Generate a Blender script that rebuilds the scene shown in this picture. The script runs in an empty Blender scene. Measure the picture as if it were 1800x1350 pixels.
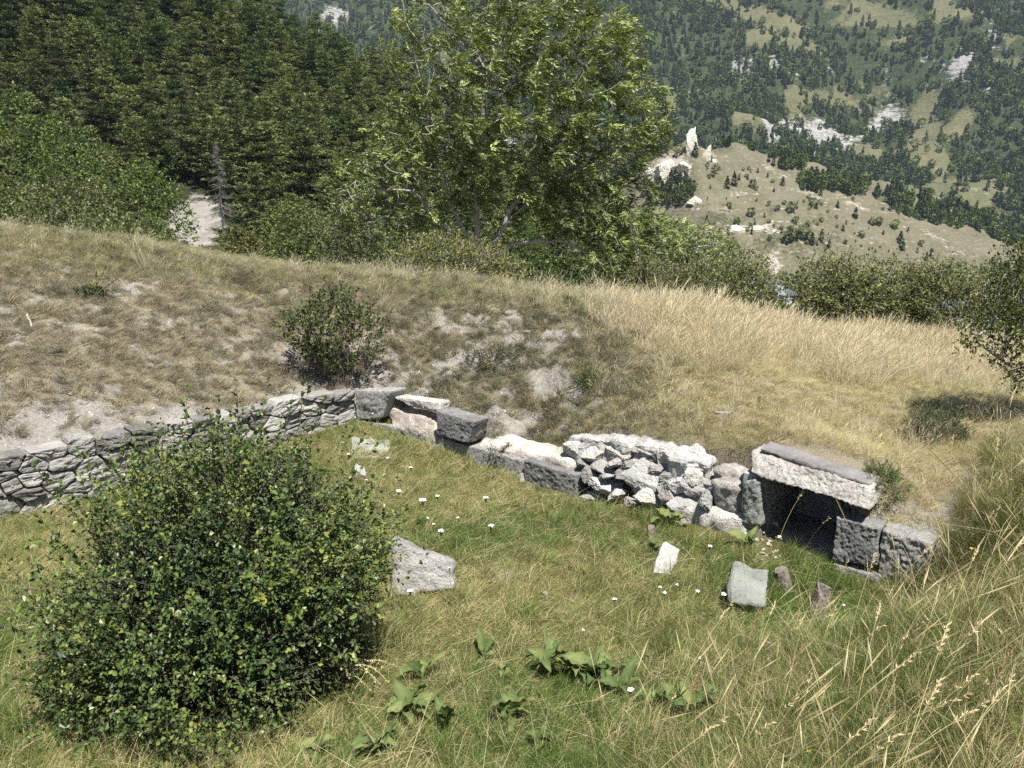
import bpy, math
import numpy as np
from mathutils import Vector

# ------------------------------------------------------------------ camera, sky, sun, exposure
SC = bpy.context.scene
COL = SC.collection
FPX, EYE, PITCH = 1360.0, 3.4, math.radians(14.0)      # focal length in pixels of an 1800 px wide frame
cam_d = bpy.data.cameras.new('camera')
cam_d.sensor_fit = 'HORIZONTAL'; cam_d.sensor_width = 36.0
cam_d.lens = 36.0 * FPX / 1800.0
cam_d.clip_start = 0.05; cam_d.clip_end = 6000.0
cam = bpy.data.objects.new('camera', cam_d); COL.objects.link(cam)
cam.location = (0, 0, EYE); cam.rotation_euler = (math.radians(90) - PITCH, 0, 0)
SC.camera = cam

SUN = Vector((0.16, -0.40, 0.90)).normalized()
W = bpy.data.worlds.new('World'); SC.world = W; W.use_nodes = True
nt = W.node_tree; nt.nodes.clear()
sky = nt.nodes.new('ShaderNodeTexSky'); sky.sky_type = 'NISHITA'; sky.sun_disc = False
sky.sun_elevation = math.asin(SUN.z); sky.sun_rotation = math.atan2(SUN.x, SUN.y)
sky.altitude = 900; sky.air_density = 1.0; sky.dust_density = 0.6
bg = nt.nodes.new('ShaderNodeBackground'); bg.inputs['Strength'].default_value = 0.05
wo = nt.nodes.new('ShaderNodeOutputWorld')
nt.links.new(sky.outputs[0], bg.inputs[0]); nt.links.new(bg.outputs[0], wo.inputs[0])
sl = bpy.data.lights.new('sun', 'SUN'); sl.energy = 4.8; sl.angle = math.radians(0.53); sl.color = (1.0, 0.955, 0.88)
so = bpy.data.objects.new('sun', sl); COL.objects.link(so)
so.rotation_euler = SUN.to_track_quat('Z', 'Y').to_euler(); so.location = (20, -30, 90)
SC.view_settings.view_transform = 'Standard'; SC.view_settings.look = 'None'
SC.view_settings.gamma = 1.0; SC.view_settings.exposure = 1.08
try: SC.view_settings.use_curve_mapping = False
except Exception: pass
SC.cycles.use_denoising = False; SC.cycles.use_adaptive_sampling = True; SC.cycles.adaptive_threshold = 0.02
SC.cycles.max_bounces = 6; SC.cycles.diffuse_bounces = 3; SC.cycles.glossy_bounces = 2
SC.cycles.transmission_bounces = 3; SC.cycles.transparent_max_bounces = 4; SC.cycles.volume_bounces = 0; SC.cycles.sample_clamp_indirect = 6.0

# ------------------------------------------------------------------ numeric helpers
R = np.random.default_rng(7)
CT, ST = math.cos(PITCH), math.sin(PITCH)
def ray(px, py):
    xc = (px - 900.0) / FPX; yc = (675.0 - py) / FPX
    return np.array([xc, CT + yc * ST, -ST + yc * CT])
CAMP = np.array([0, 0, EYE])
def at_y(px, py, y):
    d = ray(px, py); return CAMP + d * (y / d[1])
def at_z(px, py, z):
    d = ray(px, py); return CAMP + d * ((z - EYE) / d[2])
def to_px(P):
    P = np.asarray(P, float); X, Y, Z = P[..., 0], P[..., 1], P[..., 2] - EYE
    dep = np.maximum(Y * CT - Z * ST, 1e-3); up = Y * ST + Z * CT
    return 900 + FPX * X / dep, 675 - FPX * up / dep
def smooth(a, b, x):
    t = np.clip((x - a) / (b - a), 0, 1); return t * t * (3 - 2 * t)
def unit(v):
    v = np.asarray(v, float); return v / np.maximum(np.linalg.norm(v, axis=-1, keepdims=True), 1e-9)
def _h(ix, iy, iz, s):
    h = (ix.astype(np.int64) * 374761393 + iy.astype(np.int64) * 668265263 + iz.astype(np.int64) * 2147483647 + s * 974634777) & 0xffffffff
    h = ((h ^ (h >> 13)) * 1274126177) & 0xffffffff
    h = ((h ^ (h >> 16)) * 2246822519) & 0xffffffff
    return ((h ^ (h >> 15)) & 0xffffff) / float(0xffffff) * 2 - 1
def noise3(p, s=0):
    p = np.asarray(p, float); i = np.floor(p).astype(np.int64); f = p - i; f = f * f * (3 - 2 * f)
    r = 0
    for a in (0, 1):
        for b in (0, 1):
            for c in (0, 1):
                w = (f[..., 0] if a else 1 - f[..., 0]) * (f[..., 1] if b else 1 - f[..., 1]) * (f[..., 2] if c else 1 - f[..., 2])
                r = r + w * _h(i[..., 0] + a, i[..., 1] + b, i[..., 2] + c, s)
    return r
def fbm(p, o=4, s=0, g=0.5):
    p = np.asarray(p, float); r = 0; a = 1.0; k = 0
    for j in range(o):
        r = r + a * noise3(p * (2.03 ** j) + j * 17.3, s + j); k += a; a *= g
    return r / k
def n2(x, y, f, o=3, s=0, g=0.5):
    x = np.asarray(x, float); y = np.asarray(y, float)
    return fbm(np.stack([x * f, y * f, np.zeros_like(x) + 0.37 * s], -1), o, s, g)

class MB:
    """collects vertices and faces of ONE mesh"""
    def __init__(s): s.v = []; s.f = []; s.t = []; s.m = []; s.n = 0
    def add(s, v, f, t=0.5, m=0):
        v = np.asarray(v, np.float32).reshape(-1, 3); f = np.asarray(f, np.int64)
        s.v.append(v); s.f.append(f + s.n); s.m.append(np.full(len(f), m, np.int32))
        s.t.append(np.broadcast_to(np.asarray(t, np.float32), (len(v),)).copy()); s.n += len(v)
    def mesh(s, name, mats, smooth_shade=False):
        me = bpy.data.meshes.new(name)
        V = np.concatenate(s.v); nl = sum(f.size for f in s.f); nf = sum(len(f) for f in s.f)
        me.vertices.add(len(V)); me.vertices.foreach_set('co', V.ravel())
        me.loops.add(nl); me.polygons.add(nf)
        me.loops.foreach_set('vertex_index', np.concatenate([f.ravel() for f in s.f]).astype(np.int32))
        tot = np.concatenate([np.full(len(f), f.shape[1], np.int32) for f in s.f])
        st = np.concatenate([[0], np.cumsum(tot)[:-1]]).astype(np.int32)
        me.polygons.foreach_set('loop_start', st)
        me.polygons.foreach_set('material_index', np.concatenate(s.m))
        me.polygons.foreach_set('use_smooth', np.full(nf, smooth_shade, bool))
        a = me.attributes.new('t', 'FLOAT', 'POINT'); a.data.foreach_set('value', np.concatenate(s.t))
        for m in (mats if isinstance(mats, (list, tuple)) else [mats]): me.materials.append(m)
        me.update(calc_edges=True); me.validate()
        return me
    def obj(s, name, mats, parent=None, smooth_shade=False, loc=None):
        return link(name, s.mesh(name, mats, smooth_shade), parent, loc)

def link(name, data, parent=None, loc=None):
    o = bpy.data.objects.new(name, data); COL.objects.link(o)
    if parent is not None: o.parent = parent
    if loc is not None: o.location = loc
    return o
def tag(o, label=None, cat=None, group=None, kind=None):
    if label: o['label'] = label
    if cat: o['category'] = cat
    if group: o['group'] = group
    if kind: o['kind'] = kind
    return o
def thing(name, label, cat, loc=(0, 0, 0), group=None, rz=0.0):
    o = link(name, None); o.location = tuple(float(c) for c in loc); o.rotation_euler = (0, 0, rz)
    return tag(o, label, cat, group)
KIDS = {}
def copy_thing(o, loc, rz, scale=1.0, label=None):
    c = o.copy(); COL.objects.link(c); c.location = tuple(float(k) for k in loc); c.rotation_euler = (0, 0, rz)
    c.scale = (scale, scale, scale) if np.isscalar(scale) else scale
    if label: c['label'] = label
    for ch in o.children:
        d = ch.copy(); COL.objects.link(d); d.parent = c
    return c

# ------------------------------------------------------------------ materials
def new_mat(name):
    m = bpy.data.materials.new(name); m.use_nodes = True; t = m.node_tree; t.nodes.clear()
    o = t.nodes.new('ShaderNodeOutputMaterial'); b = t.nodes.new('ShaderNodeBsdfPrincipled')
    b.inputs['Specular IOR Level'].default_value = 0.25
    t.links.new(b.outputs[0], o.inputs[0]); return m, t, b, o
def N(t, typ, **k):
    n = t.nodes.new(typ)
    for a, v in k.items(): setattr(n, a, v)
    return n
def ramp(t, stops, fac):
    n = N(t, 'ShaderNodeValToRGB'); e = n.color_ramp.elements
    e[0].position, e[0].color = stops[0][0], (*stops[0][1], 1)
    e[1].position, e[1].color = stops[-1][0], (*stops[-1][1], 1)
    for p, c in stops[1:-1]:
        q = e.new(p); q.color = (*c, 1)
    t.links.new(fac, n.inputs[0]); return n.outputs[0]
def noise_tex(t, scale, detail=5, rough=0.55, vec=None, dist=0.0):
    n = N(t, 'ShaderNodeTexNoise'); n.inputs['Scale'].default_value = scale; n.inputs['Detail'].default_value = detail
    n.inputs['Roughness'].default_value = rough; n.inputs['Distortion'].default_value = dist
    if vec is not None: t.links.new(vec, n.inputs['Vector'])
    return n.outputs['Fac']
def mth(t, op, a, b=None):
    n = N(t, 'ShaderNodeMath', operation=op)
    for i, v in enumerate((a, b)):
        if v is None: continue
        if isinstance(v, (int, float)): n.inputs[i].default_value = v
        else: t.links.new(v, n.inputs[i])
    return n.outputs[0]
def mixc(t, fac, a, b, mode='MIX'):
    n = N(t, 'ShaderNodeMix', data_type='RGBA', blend_type=mode)
    for sock, v in ((n.inputs[0], fac), (n.inputs[6], a), (n.inputs[7], b)):
        if isinstance(v, (int, float)): sock.default_value = v
        elif isinstance(v, tuple): sock.default_value = (*v, 1)
        else: t.links.new(v, sock)
    return n.outputs[2]
def bump(t, b, height, strength, dist):
    n = N(t, 'ShaderNodeBump'); n.inputs['Strength'].default_value = strength; n.inputs['Distance'].default_value = dist
    t.links.new(height, n.inputs['Height']); t.links.new(n.outputs[0], b.inputs['Normal'])

def foliage_mat(name, cols, rough=0.5, transl=0.25, spec=0.3, objvar=0.0):
    m, t, b, o = new_mat(name)
    at = N(t, 'ShaderNodeAttribute', attribute_name='t'); f = at.outputs['Fac']
    if objvar:
        oi = N(t, 'ShaderNodeObjectInfo')
        f = mth(t, 'ADD', f, mth(t, 'MULTIPLY', mth(t, 'SUBTRACT', oi.outputs['Random'], 0.5), objvar))
    c = ramp(t, [(i / (len(cols) - 1), k) for i, k in enumerate(cols)], f)
    t.links.new(c, b.inputs['Base Color']); b.inputs['Roughness'].default_value = rough
    b.inputs['Specular IOR Level'].default_value = spec
    if transl:
        tr = N(t, 'ShaderNodeBsdfTranslucent'); t.links.new(mixc(t, 0.5, c, (0.9, 1.0, 0.35), 'MULTIPLY'), tr.inputs[0])
        mx = N(t, 'ShaderNodeMixShader'); mx.inputs[0].default_value = transl
        t.links.new(b.outputs[0], mx.inputs[1]); t.links.new(tr.outputs[0], mx.inputs[2]); t.links.new(mx.outputs[0], o.inputs[0])
    return m
def bark_mat(name, a, b_, scale=14):
    m, t, b, o = new_mat(name)
    g = N(t, 'ShaderNodeTexCoord').outputs['Object']
    f = noise_tex(t, scale, 4, 0.6, g)
    t.links.new(ramp(t, [(0.3, a), (0.7, b_)], f), b.inputs['Base Color']); b.inputs['Roughness'].default_value = 0.85
    bump(t, b, f, 0.6, 0.02); return m
def stone_mat(name, dark, mid, light, lichen=None, scale=6.0, bs=0.8, bd=0.02, fine=60.0, strata=0.0, objvar=0.25):
    m, t, b, o = new_mat(name)
    g = N(t, 'ShaderNodeNewGeometry').outputs['Position']
    oi = N(t, 'ShaderNodeObjectInfo').outputs['Random']
    f1 = noise_tex(t, scale, 6, 0.65, g, 0.3); f2 = noise_tex(t, fine, 4, 0.6, g)
    f = mth(t, 'ADD', mth(t, 'MULTIPLY', f1, 0.65), mth(t, 'MULTIPLY', f2, 0.35))
    f = mth(t, 'ADD', f, mth(t, 'MULTIPLY', mth(t, 'SUBTRACT', oi, 0.5), objvar))
    c = ramp(t, [(0.3, dark), (0.5, mid), (0.72, light)], f)
    if lichen:
        lf = noise_tex(t, 9.0, 5, 0.7, g, 0.5)
        c = mixc(t, ramp(t, [(0.56, (0, 0, 0)), (0.66, (0.8, 0.8, 0.8))], lf), c, lichen)
    sp = noise_tex(t, 140, 2, 0.5, g)
    c = mixc(t, ramp(t, [(0.62, (0, 0, 0)), (0.72, (0.6, 0.6, 0.6))], sp), c, dark)
    t.links.new(c, b.inputs['Base Color']); b.inputs['Roughness'].default_value = 0.92
    h = mth(t, 'ADD', mth(t, 'MULTIPLY', f2, 0.5), mth(t, 'MULTIPLY', noise_tex(t, fine * 0.35, 6, 0.7, g), 1.0))
    if strata:
        mp = N(t, 'ShaderNodeMapping'); mp.inputs['Rotation'].default_value = (0.25, 0.35, 0); mp.inputs['Scale'].default_value = (3, 3, 34)
        t.links.new(g, mp.inputs[0]); h = mth(t, 'ADD', h, mth(t, 'MULTIPLY', noise_tex(t, 1.0, 4, 0.6, mp.outputs[0], 0.8), strata))
    bump(t, b, h, bs, bd); return m
def plain_mat(name, c, rough=0.7, var=0.25, scale=20):
    m, t, b, o = new_mat(name)
    g = N(t, 'ShaderNodeTexCoord').outputs['Object']; f = noise_tex(t, scale, 4, 0.6, g)
    lo = tuple(k * (1 - var) for k in c); hi = tuple(min(1, k * (1 + var)) for k in c)
    t.links.new(ramp(t, [(0.3, lo), (0.7, hi)], f), b.inputs['Base Color']); b.inputs['Roughness'].default_value = rough; return m
def grass_mat(name, straw_a=(0.44, 0.35, 0.18), straw_b=(0.66, 0.57, 0.35), transl=0.3):
    m, t, b, o = new_mat(name)
    ic = N(t, 'ShaderNodeAttribute', attribute_name='col', attribute_type='INSTANCER')
    idr = N(t, 'ShaderNodeAttribute', attribute_name='dry', attribute_type='INSTANCER')
    bt = N(t, 'ShaderNodeAttribute', attribute_name='t').outputs['Fac']
    bh = N(t, 'ShaderNodeAttribute', attribute_name='h').outputs['Fac']
    isd = mth(t, 'LESS_THAN', bt, idr.outputs['Fac'])
    fr = mth(t, 'FRACT', mth(t, 'MULTIPLY', bt, 37.7))
    straw = mixc(t, fr, straw_a, straw_b)
    br = mth(t, 'ADD', 0.72, mth(t, 'MULTIPLY', fr, 0.5))
    comb = N(t, 'ShaderNodeCombineColor')
    for i in range(3): t.links.new(br, comb.inputs[i])
    gr = mixc(t, 1.0, ic.outputs['Color'], comb.outputs[0], 'MULTIPLY')
    c = mixc(t, isd, gr, straw)
    t.links.new(c, b.inputs['Base Color']); b.inputs['Roughness'].default_value = 0.6
    tr = N(t, 'ShaderNodeBsdfTranslucent'); t.links.new(c, tr.inputs[0])
    mx = N(t, 'ShaderNodeMixShader'); mx.inputs[0].default_value = transl
    t.links.new(b.outputs[0], mx.inputs[1]); t.links.new(tr.outputs[0], mx.inputs[2]); t.links.new(mx.outputs[0], o.inputs[0])
    return m

# ------------------------------------------------------------------ shape helpers
def leaves(mb, P, D, Nn, L, Wd, t, kind='diamond', fold=0.25):
    """leaf blades at P along D, upper side Nn"""
    P = np.asarray(P, float); n = len(P); D = unit(D); S = unit(np.cross(D, Nn)); U = np.cross(S, D)
    L = np.broadcast_to(L, (n,))[:, None]; Wd = np.broadcast_to(Wd, (n,))[:, None]; t = np.broadcast_to(t, (n,))
    if kind == 'diamond':
        v = np.stack([P, P + D * L * 0.5 + S * Wd * 0.5 + U * Wd * fold, P + D * L, P + D * L * 0.5 - S * Wd * 0.5 + U * Wd * fold], 1)
        f = np.arange(n)[:, None] * 4 + np.array([[0, 1, 2, 3]])
        f = np.concatenate([np.arange(n)[:, None] * 4 + np.array([[0, 1, 2]]), np.arange(n)[:, None] * 4 + np.array([[0, 2, 3]])])
        mb.add(v.reshape(-1, 3), f, np.repeat(t, 4))
    else:
        a, b = 0.30, 0.68
        v = np.stack([P, P + D * L * a + S * Wd * 0.34 + U * Wd * fold * 0.7, P + D * L * b + S * Wd * 0.5 + U * Wd * fold,
                      P + D * L - U * L * 0.06, P + D * L * b - S * Wd * 0.5 + U * Wd * fold, P + D * L * a - S * Wd * 0.34 + U * Wd * fold * 0.7], 1)
        k = np.arange(n)[:, None] * 6
        f = np.concatenate([k + np.array([[0, 1, 2, 3]]), k + np.array([[0, 3, 4, 5]])])
        mb.add(v.reshape(-1, 3), f, np.repeat(t, 6))
def tubes(mb, A, B, ra, rb, sides=5, t=0.5, m=0):
    A = np.asarray(A, float).reshape(-1, 3); B = np.asarray(B, float).reshape(-1, 3); n = len(A)
    D = unit(B - A); ref = np.where(np.abs(D[:, 2:3]) > 0.9, np.array([[1.0, 0, 0]]), np.array([[0, 0, 1.0]]))
    X = unit(np.cross(D, ref)); Y = np.cross(D, X); an = np.arange(sides) / sides * 2 * np.pi
    C = X[:, None] * np.cos(an)[None, :, None] + Y[:, None] * np.sin(an)[None, :, None]
    ra = np.broadcast_to(ra, (n,))[:, None, None]; rb = np.broadcast_to(rb, (n,))[:, None, None]
    v = np.concatenate([A[:, None] + C * ra, B[:, None] + C * rb], 1)
    i = np.arange(sides); j = (i + 1) % sides
    q = np.stack([i, j, j + sides, i + sides], 1)
    f = (np.arange(n)[:, None, None] * 2 * sides + q[None]).reshape(-1, 4)
    mb.add(v.reshape(-1, 3), f, np.repeat(np.broadcast_to(np.asarray(t, float), (n,)), 2 * sides), m)
def path_tube(mb, pts, radii, sides=6, t=0.5, m=0):
    pts = np.asarray(pts, float); radii = np.broadcast_to(radii, (len(pts),))
    tan = unit(np.gradient(pts, axis=0)); ref = np.array([0.31, 0.17, 0.93]); X = unit(np.cross(tan, ref)); Y = np.cross(tan, X)
    an = np.arange(sides) / sides * 2 * np.pi
    v = pts[:, None] + (X[:, None] * np.cos(an)[None, :, None] + Y[:, None] * np.sin(an)[None, :, None]) * radii[:, None, None]
    i = np.arange(sides); j = (i + 1) % sides; q = np.stack([i, j, j + sides, i + sides], 1)
    f = (np.arange(len(pts) - 1)[:, None, None] * sides + q[None]).reshape(-1, 4)
    mb.add(v.reshape(-1, 3), f, t, m)
    mb.add(np.concatenate([v[0], v[-1]]), np.stack([i[1:-1] * 0, i[1:-1], i[2:]], 1), t, m)
    mb.add(v[-1], np.stack([i[1:-1] * 0, i[1:-1], i[2:]], 1), t, m)
def grow(attr, nodes0, parents0, D, di, dk, iters=120, bias=(0, 0, 0.0), jit=0.15, rng=R):
    """space colonisation: returns node positions and parents"""
    cap = 9000; Np = np.zeros((cap, 3)); Pa = np.full(cap, -1, int); n = len(nodes0)
    Np[:n] = nodes0; Pa[:n] = parents0
    A = np.array(attr, float); d2 = ((A[:, None] - Np[None, :n]) ** 2).sum(-1); near = d2.argmin(1); nd = np.sqrt(d2.min(1))
    alive = nd > dk; A, near, nd = A[alive], near[alive], nd[alive]; bias = np.array(bias, float)
    for it in range(iters):
        act = nd < di
        if not act.any(): break
        dirs = unit(A[act] - Np[near[act]]); acc = np.zeros((n, 3)); np.add.at(acc, near[act], dirs)
        idx = np.unique(near[act]); v = unit(unit(acc[idx]) + bias + rng.normal(0, jit, (len(idx), 3)))
        new = Np[idx] + v * D
        dd = np.sqrt(((new[:, None] - Np[None, max(0, n - 2500):n]) ** 2).sum(-1)).min(1)
        ok = dd > 0.35 * D; new, idx = new[ok], idx[ok]
        if len(new) == 0 or n + len(new) >= cap: break
        Np[n:n + len(new)] = new; Pa[n:n + len(new)] = idx
        q = ((A[:, None] - new[None]) ** 2).sum(-1); qm = np.sqrt(q.min(1)); qi = q.argmin(1) + n
        b = qm < nd; nd[b] = qm[b]; near[b] = qi[b]; n += len(new)
        keep = nd > dk; A, near, nd = A[keep], near[keep], nd[keep]
        if len(A) == 0: break
    return Np[:n].copy(), Pa[:n].copy()
def pipe_radii(Pa, r0, e=2.2):
    n = len(Pa); acc = np.zeros(n); ch = np.zeros(n, int)
    for i in range(n - 1, -1, -1):
        if ch[i] == 0: acc[i] = r0 ** e
        if Pa[i] >= 0: acc[Pa[i]] += acc[i]; ch[Pa[i]] += 1
    return acc ** (1 / e), ch
def branch_mesh(mb, Np, Pa, rad, rmin_draw=0.0, thick=0.03):
    i = np.where(Pa >= 0)[0]; i = i[rad[i] >= rmin_draw]
    big = rad[i] > thick
    for sel, s in ((i[big], 8), (i[~big], 4)):
        if len(sel): tubes(mb, Np[Pa[sel]], Np[sel], np.minimum(rad[Pa[sel]], rad[sel] * 1.35), rad[sel], s, 0.5)
def ball(n, rng=R):
    v = unit(rng.normal(size=(n, 3))); return v
def ico(sub):
    t = (1 + 5 ** .5) / 2
    v = [(-1, t, 0), (1, t, 0), (-1, -t, 0), (1, -t, 0), (0, -1, t), (0, 1, t), (0, -1, -t), (0, 1, -t), (t, 0, -1), (t, 0, 1), (-t, 0, -1), (-t, 0, 1)]
    f = [(0, 11, 5), (0, 5, 1), (0, 1, 7), (0, 7, 10), (0, 10, 11), (1, 5, 9), (5, 11, 4), (11, 10, 2), (10, 7, 6), (7, 1, 8), (3, 9, 4), (3, 4, 2), (3, 2, 6), (3, 6, 8), (3, 8, 9), (4, 9, 5), (2, 4, 11), (6, 2, 10), (8, 6, 7), (9, 8, 1)]
    v = [tuple(unit(np.array(k))) for k in v]
    for _ in range(sub):
        c = {}; nf = []
        def mid(a, b):
            k = (min(a, b), max(a, b))
            if k not in c: c[k] = len(v); v.append(tuple(unit(np.array(v[a]) + np.array(v[b]))))
            return c[k]
        for a, b, d in f:
            x, y, z = mid(a, b), mid(b, d), mid(d, a); nf += [(a, x, z), (b, y, x), (d, z, y), (x, y, z)]
        f = nf
    return np.array(v), np.array(f)
ICO = {k: ico(k) for k in (1, 2, 3, 4)}
def rock_verts(size, seed, sub=3, planes=14, rough=0.05, flat=0.0):
    rg = np.random.default_rng(seed); V, F = ICO[sub]
    n = unit(rg.normal(size=(planes, 3))); d = rg.uniform(0.50, 0.95, planes)
    if flat: n = np.concatenate([n, [[0, 0, 1], [0, 0, -1]]]); d = np.concatenate([d, [flat, flat]])
    q = V @ n.T; r = np.where(q > 0.05, d[None] / np.maximum(q, 0.05), 9).min(1)
    P = V * np.minimum(r, 1.35)[:, None]
    P = P * (1 + rough * fbm(P * 3.1 + seed, 4, seed % 50)[:, None] + rough * 0.5 * fbm(P * 9 + seed, 3, seed % 41)[:, None])
    return P * np.asarray(size, float) * 0.5, F
def rotm(rx=0, ry=0, rz=0):
    cx, sx, cy, sy, cz, sz = math.cos(rx), math.sin(rx), math.cos(ry), math.sin(ry), math.cos(rz), math.sin(rz)
    return np.array([[cz, -sz, 0], [sz, cz, 0], [0, 0, 1]]) @ np.array([[cy, 0, sy], [0, 1, 0], [-sy, 0, cy]]) @ np.array([[1, 0, 0], [0, cx, -sx], [0, sx, cx]])
def hexa(mb, c, n=(12, 6, 9), amp=0.008, freq=22.0, seed=0, rnd=0.02, low=0.01):
    """block from 8 corners c[x][y][z] (x along, y depth, z up) as a subdivided box with worn edges and a pitted skin"""
    c = np.asarray(c, float); ctr = c.reshape(-1, 3).mean(0); vs = []; fs = []; cnt = 0
    size = np.array([np.linalg.norm(c[1, 0, 0] - c[0, 0, 0]), np.linalg.norm(c[0, 1, 0] - c[0, 0, 0]), np.linalg.norm(c[0, 0, 1] - c[0, 0, 0])])
    for ax in range(3):
        a1, a2 = [k for k in range(3) if k != ax]
        for side in (0, 1):
            U, Vv = np.meshgrid(np.linspace(0, 1, n[a1] + 1), np.linspace(0, 1, n[a2] + 1), indexing='ij')
            p = np.zeros(U.shape + (3,)); p[..., ax] = side; p[..., a1] = U; p[..., a2] = Vv; p = p.reshape(-1, 3)
            ni, nj = U.shape; I = np.arange(ni * nj).reshape(ni, nj)
            q = np.stack([I[:-1, :-1], I[1:, :-1], I[1:, 1:], I[:-1, 1:]], -1).reshape(-1, 4)
            if (side == 1) ^ (ax == 1): pass
            else: q = q[:, ::-1]
            vs.append(p); fs.append(q + cnt); cnt += len(p)
    p = np.concatenate(vs); q = np.concatenate(fs)
    pc = p * 2 - 1; m = rnd / np.maximum(size, 1e-3) * 2; inner = np.clip(pc, -1 + m, 1 - m); dl = (pc - inner) / m
    ln = np.linalg.norm(dl, axis=1, keepdims=True); dl = np.where(ln > 1e-6, dl / np.maximum(ln, 1e-6) * np.minimum(1, np.abs(dl).max(1, keepdims=True)), dl)
    pc = inner + dl * m; p2 = (pc + 1) / 2
    x, y, z = p2[:, 0:1], p2[:, 1:2], p2[:, 2:3]
    P = 0
    for i in (0, 1):
        for j in (0, 1):
            for k in (0, 1):
                P = P + c[i, j, k] * (x if i else 1 - x) * (y if j else 1 - y) * (z if k else 1 - z)
    ex, ey, ez = unit(c[1, 0, 0] - c[0, 0, 0]), unit(c[0, 1, 0] - c[0, 0, 0]), unit(c[0, 0, 1] - c[0, 0, 0])
    nr = unit(dl[:, 0:1] * ex + dl[:, 1:2] * ey + dl[:, 2:3] * ez)
    k = fbm(P * freq + seed * 3.3, 3, seed % 60); lo = fbm(P * 5 + seed, 3, seed % 37)
    P = P + nr * ((k * amp + lo * low)[:, None])
    mb.add(P, q, 0.5 + 0.5 * k)
    return P
# ------------------------------------------------------------------ the two ruined walls: lines in plan
O = np.array([-2.35, 11.14, 0.0])
TR = np.array([0.7593, -0.6507, 0.0]); NR = np.array([-0.6507, -0.7593, 0.0])     # right wall: along, front normal
TL = np.array([-0.6885, -0.7252, 0.0]); NL = np.array([0.7252, -0.6885, 0.0])     # left wall
ZUP = np.array([0, 0, 1.0])
def on_plane(px, py, n, off=0.0):
    d = ray(px, py); return CAMP + d * (((O + n * off - CAMP) @ n) / (d @ n))
def uv(px, py, T, n, off=0.0):
    p = on_plane(px, py, n, off); return (p - O) @ T, p[2]

# ------------------------------------------------------------------ near ground
def tps_fit(P):
    P = np.array(P, float); X = P[:, :2]; n = len(P)
    d = np.linalg.norm(X[:, None] - X[None], axis=-1); K = np.where(d > 0, d * d * np.log(np.maximum(d, 1e-9)), 0) + np.eye(n) * 0.02
    A = np.zeros((n + 3, n + 3)); A[:n, :n] = K; A[:n, n] = 1; A[:n, n + 1:] = X; A[n, :n] = 1; A[n + 1:, :n] = X.T
    w = np.linalg.solve(A, np.concatenate([P[:, 2], [0, 0, 0]])); return X, w
def tps_eval(fit, x, y):
    X, w = fit; out = np.zeros(x.shape); n = len(X)
    for k in range(n):
        d2 = (x - X[k, 0]) ** 2 + (y - X[k, 1]) ** 2; out += w[k] * 0.5 * d2 * np.log(np.maximum(d2, 1e-12))
    return out + w[n] + w[n + 1] * x + w[n + 2] * y
left_top = [(0, 806), (100, 783), (200, 758), (300, 743), (400, 727), (480, 708), (560, 692), (618, 686)]
right_top = [(690, 690), (770, 712), (850, 776), (905, 790), (985, 806), (1040, 770), (1100, 780), (1234, 808), (1545, 905), (1640, 930), (1700, 945)]
bank_pts = [on_plane(a, b - 2, NL, -0.22) for a, b in left_top] + [on_plane(a, b + 1, NR, -0.28) for a, b in right_top]
bank_pts += [at_y(a, b, y) for a, b, y in [(0, 412, 15), (250, 440, 15), (500, 478, 15), (700, 489, 15.5), (900, 508, 16), (1080, 548, 17), (1200, 580, 17),
    (1400, 606, 16.5), (1740, 650, 14), (250, 560, 11.5), (0, 600, 9.8), (0, 700, 8.6), (400, 650, 11), (620, 600, 12.2), (860, 590, 11.8), (1000, 650, 10.5),
    (860, 700, 9.9), (1050, 750, 8.9), (0, 500, 12.2), (400, 540, 12.6), (1200, 700, 9.3), (1400, 680, 9.8), (1500, 780, 7.9), (1800, 740, 8.1)]]
bank_pts += [(-13, 8, 1.7), (-13, 15, 3.2), (-9, 7, .75), (-16, 10, 2.4), (-20, 20, 2.2), (-20, 30, -2), (-10, 20, 1.5), (-10, 26, -1.2), (0, 20, .4), (0, 27, -2.6), (4, 21, 0),
             (9, 18, 0), (14, 14, .3), (16, 22, -3), (8, 28, -4), (-20, 42, -7), (0, 42, -7), (20, 42, -8), (22, 10, 0.4), (10, 8, 1.0), (24, 30, -6)]
near_bank = [at_y(a, b, y) for a, b, y in [(1800, 1349, 2.6), (1500, 1349, 3.0), (1200, 1349, 3.6), (1800, 1100, 3.8), (1800, 850, 5.8), (1700, 975, 5.7), (1560, 1110, 4.9), (1400, 1200, 4.3)]]
near_bank += [(0, 0, 1.75), (0, 1.6, 1.2), (0, 3, .42), (-3, 1.5, 1.1), (-6, 2, 1.2), (3, 0, 1.8), (6, 2, 1.7), (6, 5, 1.35), (-3.5, 3.2, .25), (0, -4, 2.0), (-8, -2, 1.9), (9, -2, 2.2)]
bank_pts += near_bank + [on_plane(a, b, NR, -.75) for a, b in [(850, 728), (905, 742), (975, 752)]] + [on_plane(a, b - 2, NR, -.42) for a, b in [(1350, 788), (1440, 809), (1520, 831)]]
pit_pts = near_bank + [(-2.2, 10.6, .06), (-3.6, 9.3, -.03), (-5.2, 7.7, -.06), (-1, 9.6, 0), (0.3, 8.4, -.1), (1.4, 7.4, -.04), (2.5, 6.6, 0.04), (3.4, 5.8, -.02), (-2, 8, 0), (0, 6, -.02),
    (2, 5.6, -.02), (-4, 6, 0.0), (-2, 4.6, 0), (0, 4.4, .02), (-5.5, 5, .3), (-7, 6.6, .35), (-9, 5, .8), (-7, 3.5, .9), (1.2, 5.2, 0)]
FB, FP = tps_fit(bank_pts), tps_fit(pit_pts)
U_NICHE = (uv(1336, 900, TR, NR)[0], uv(1467, 960, TR, NR)[0])
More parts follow.
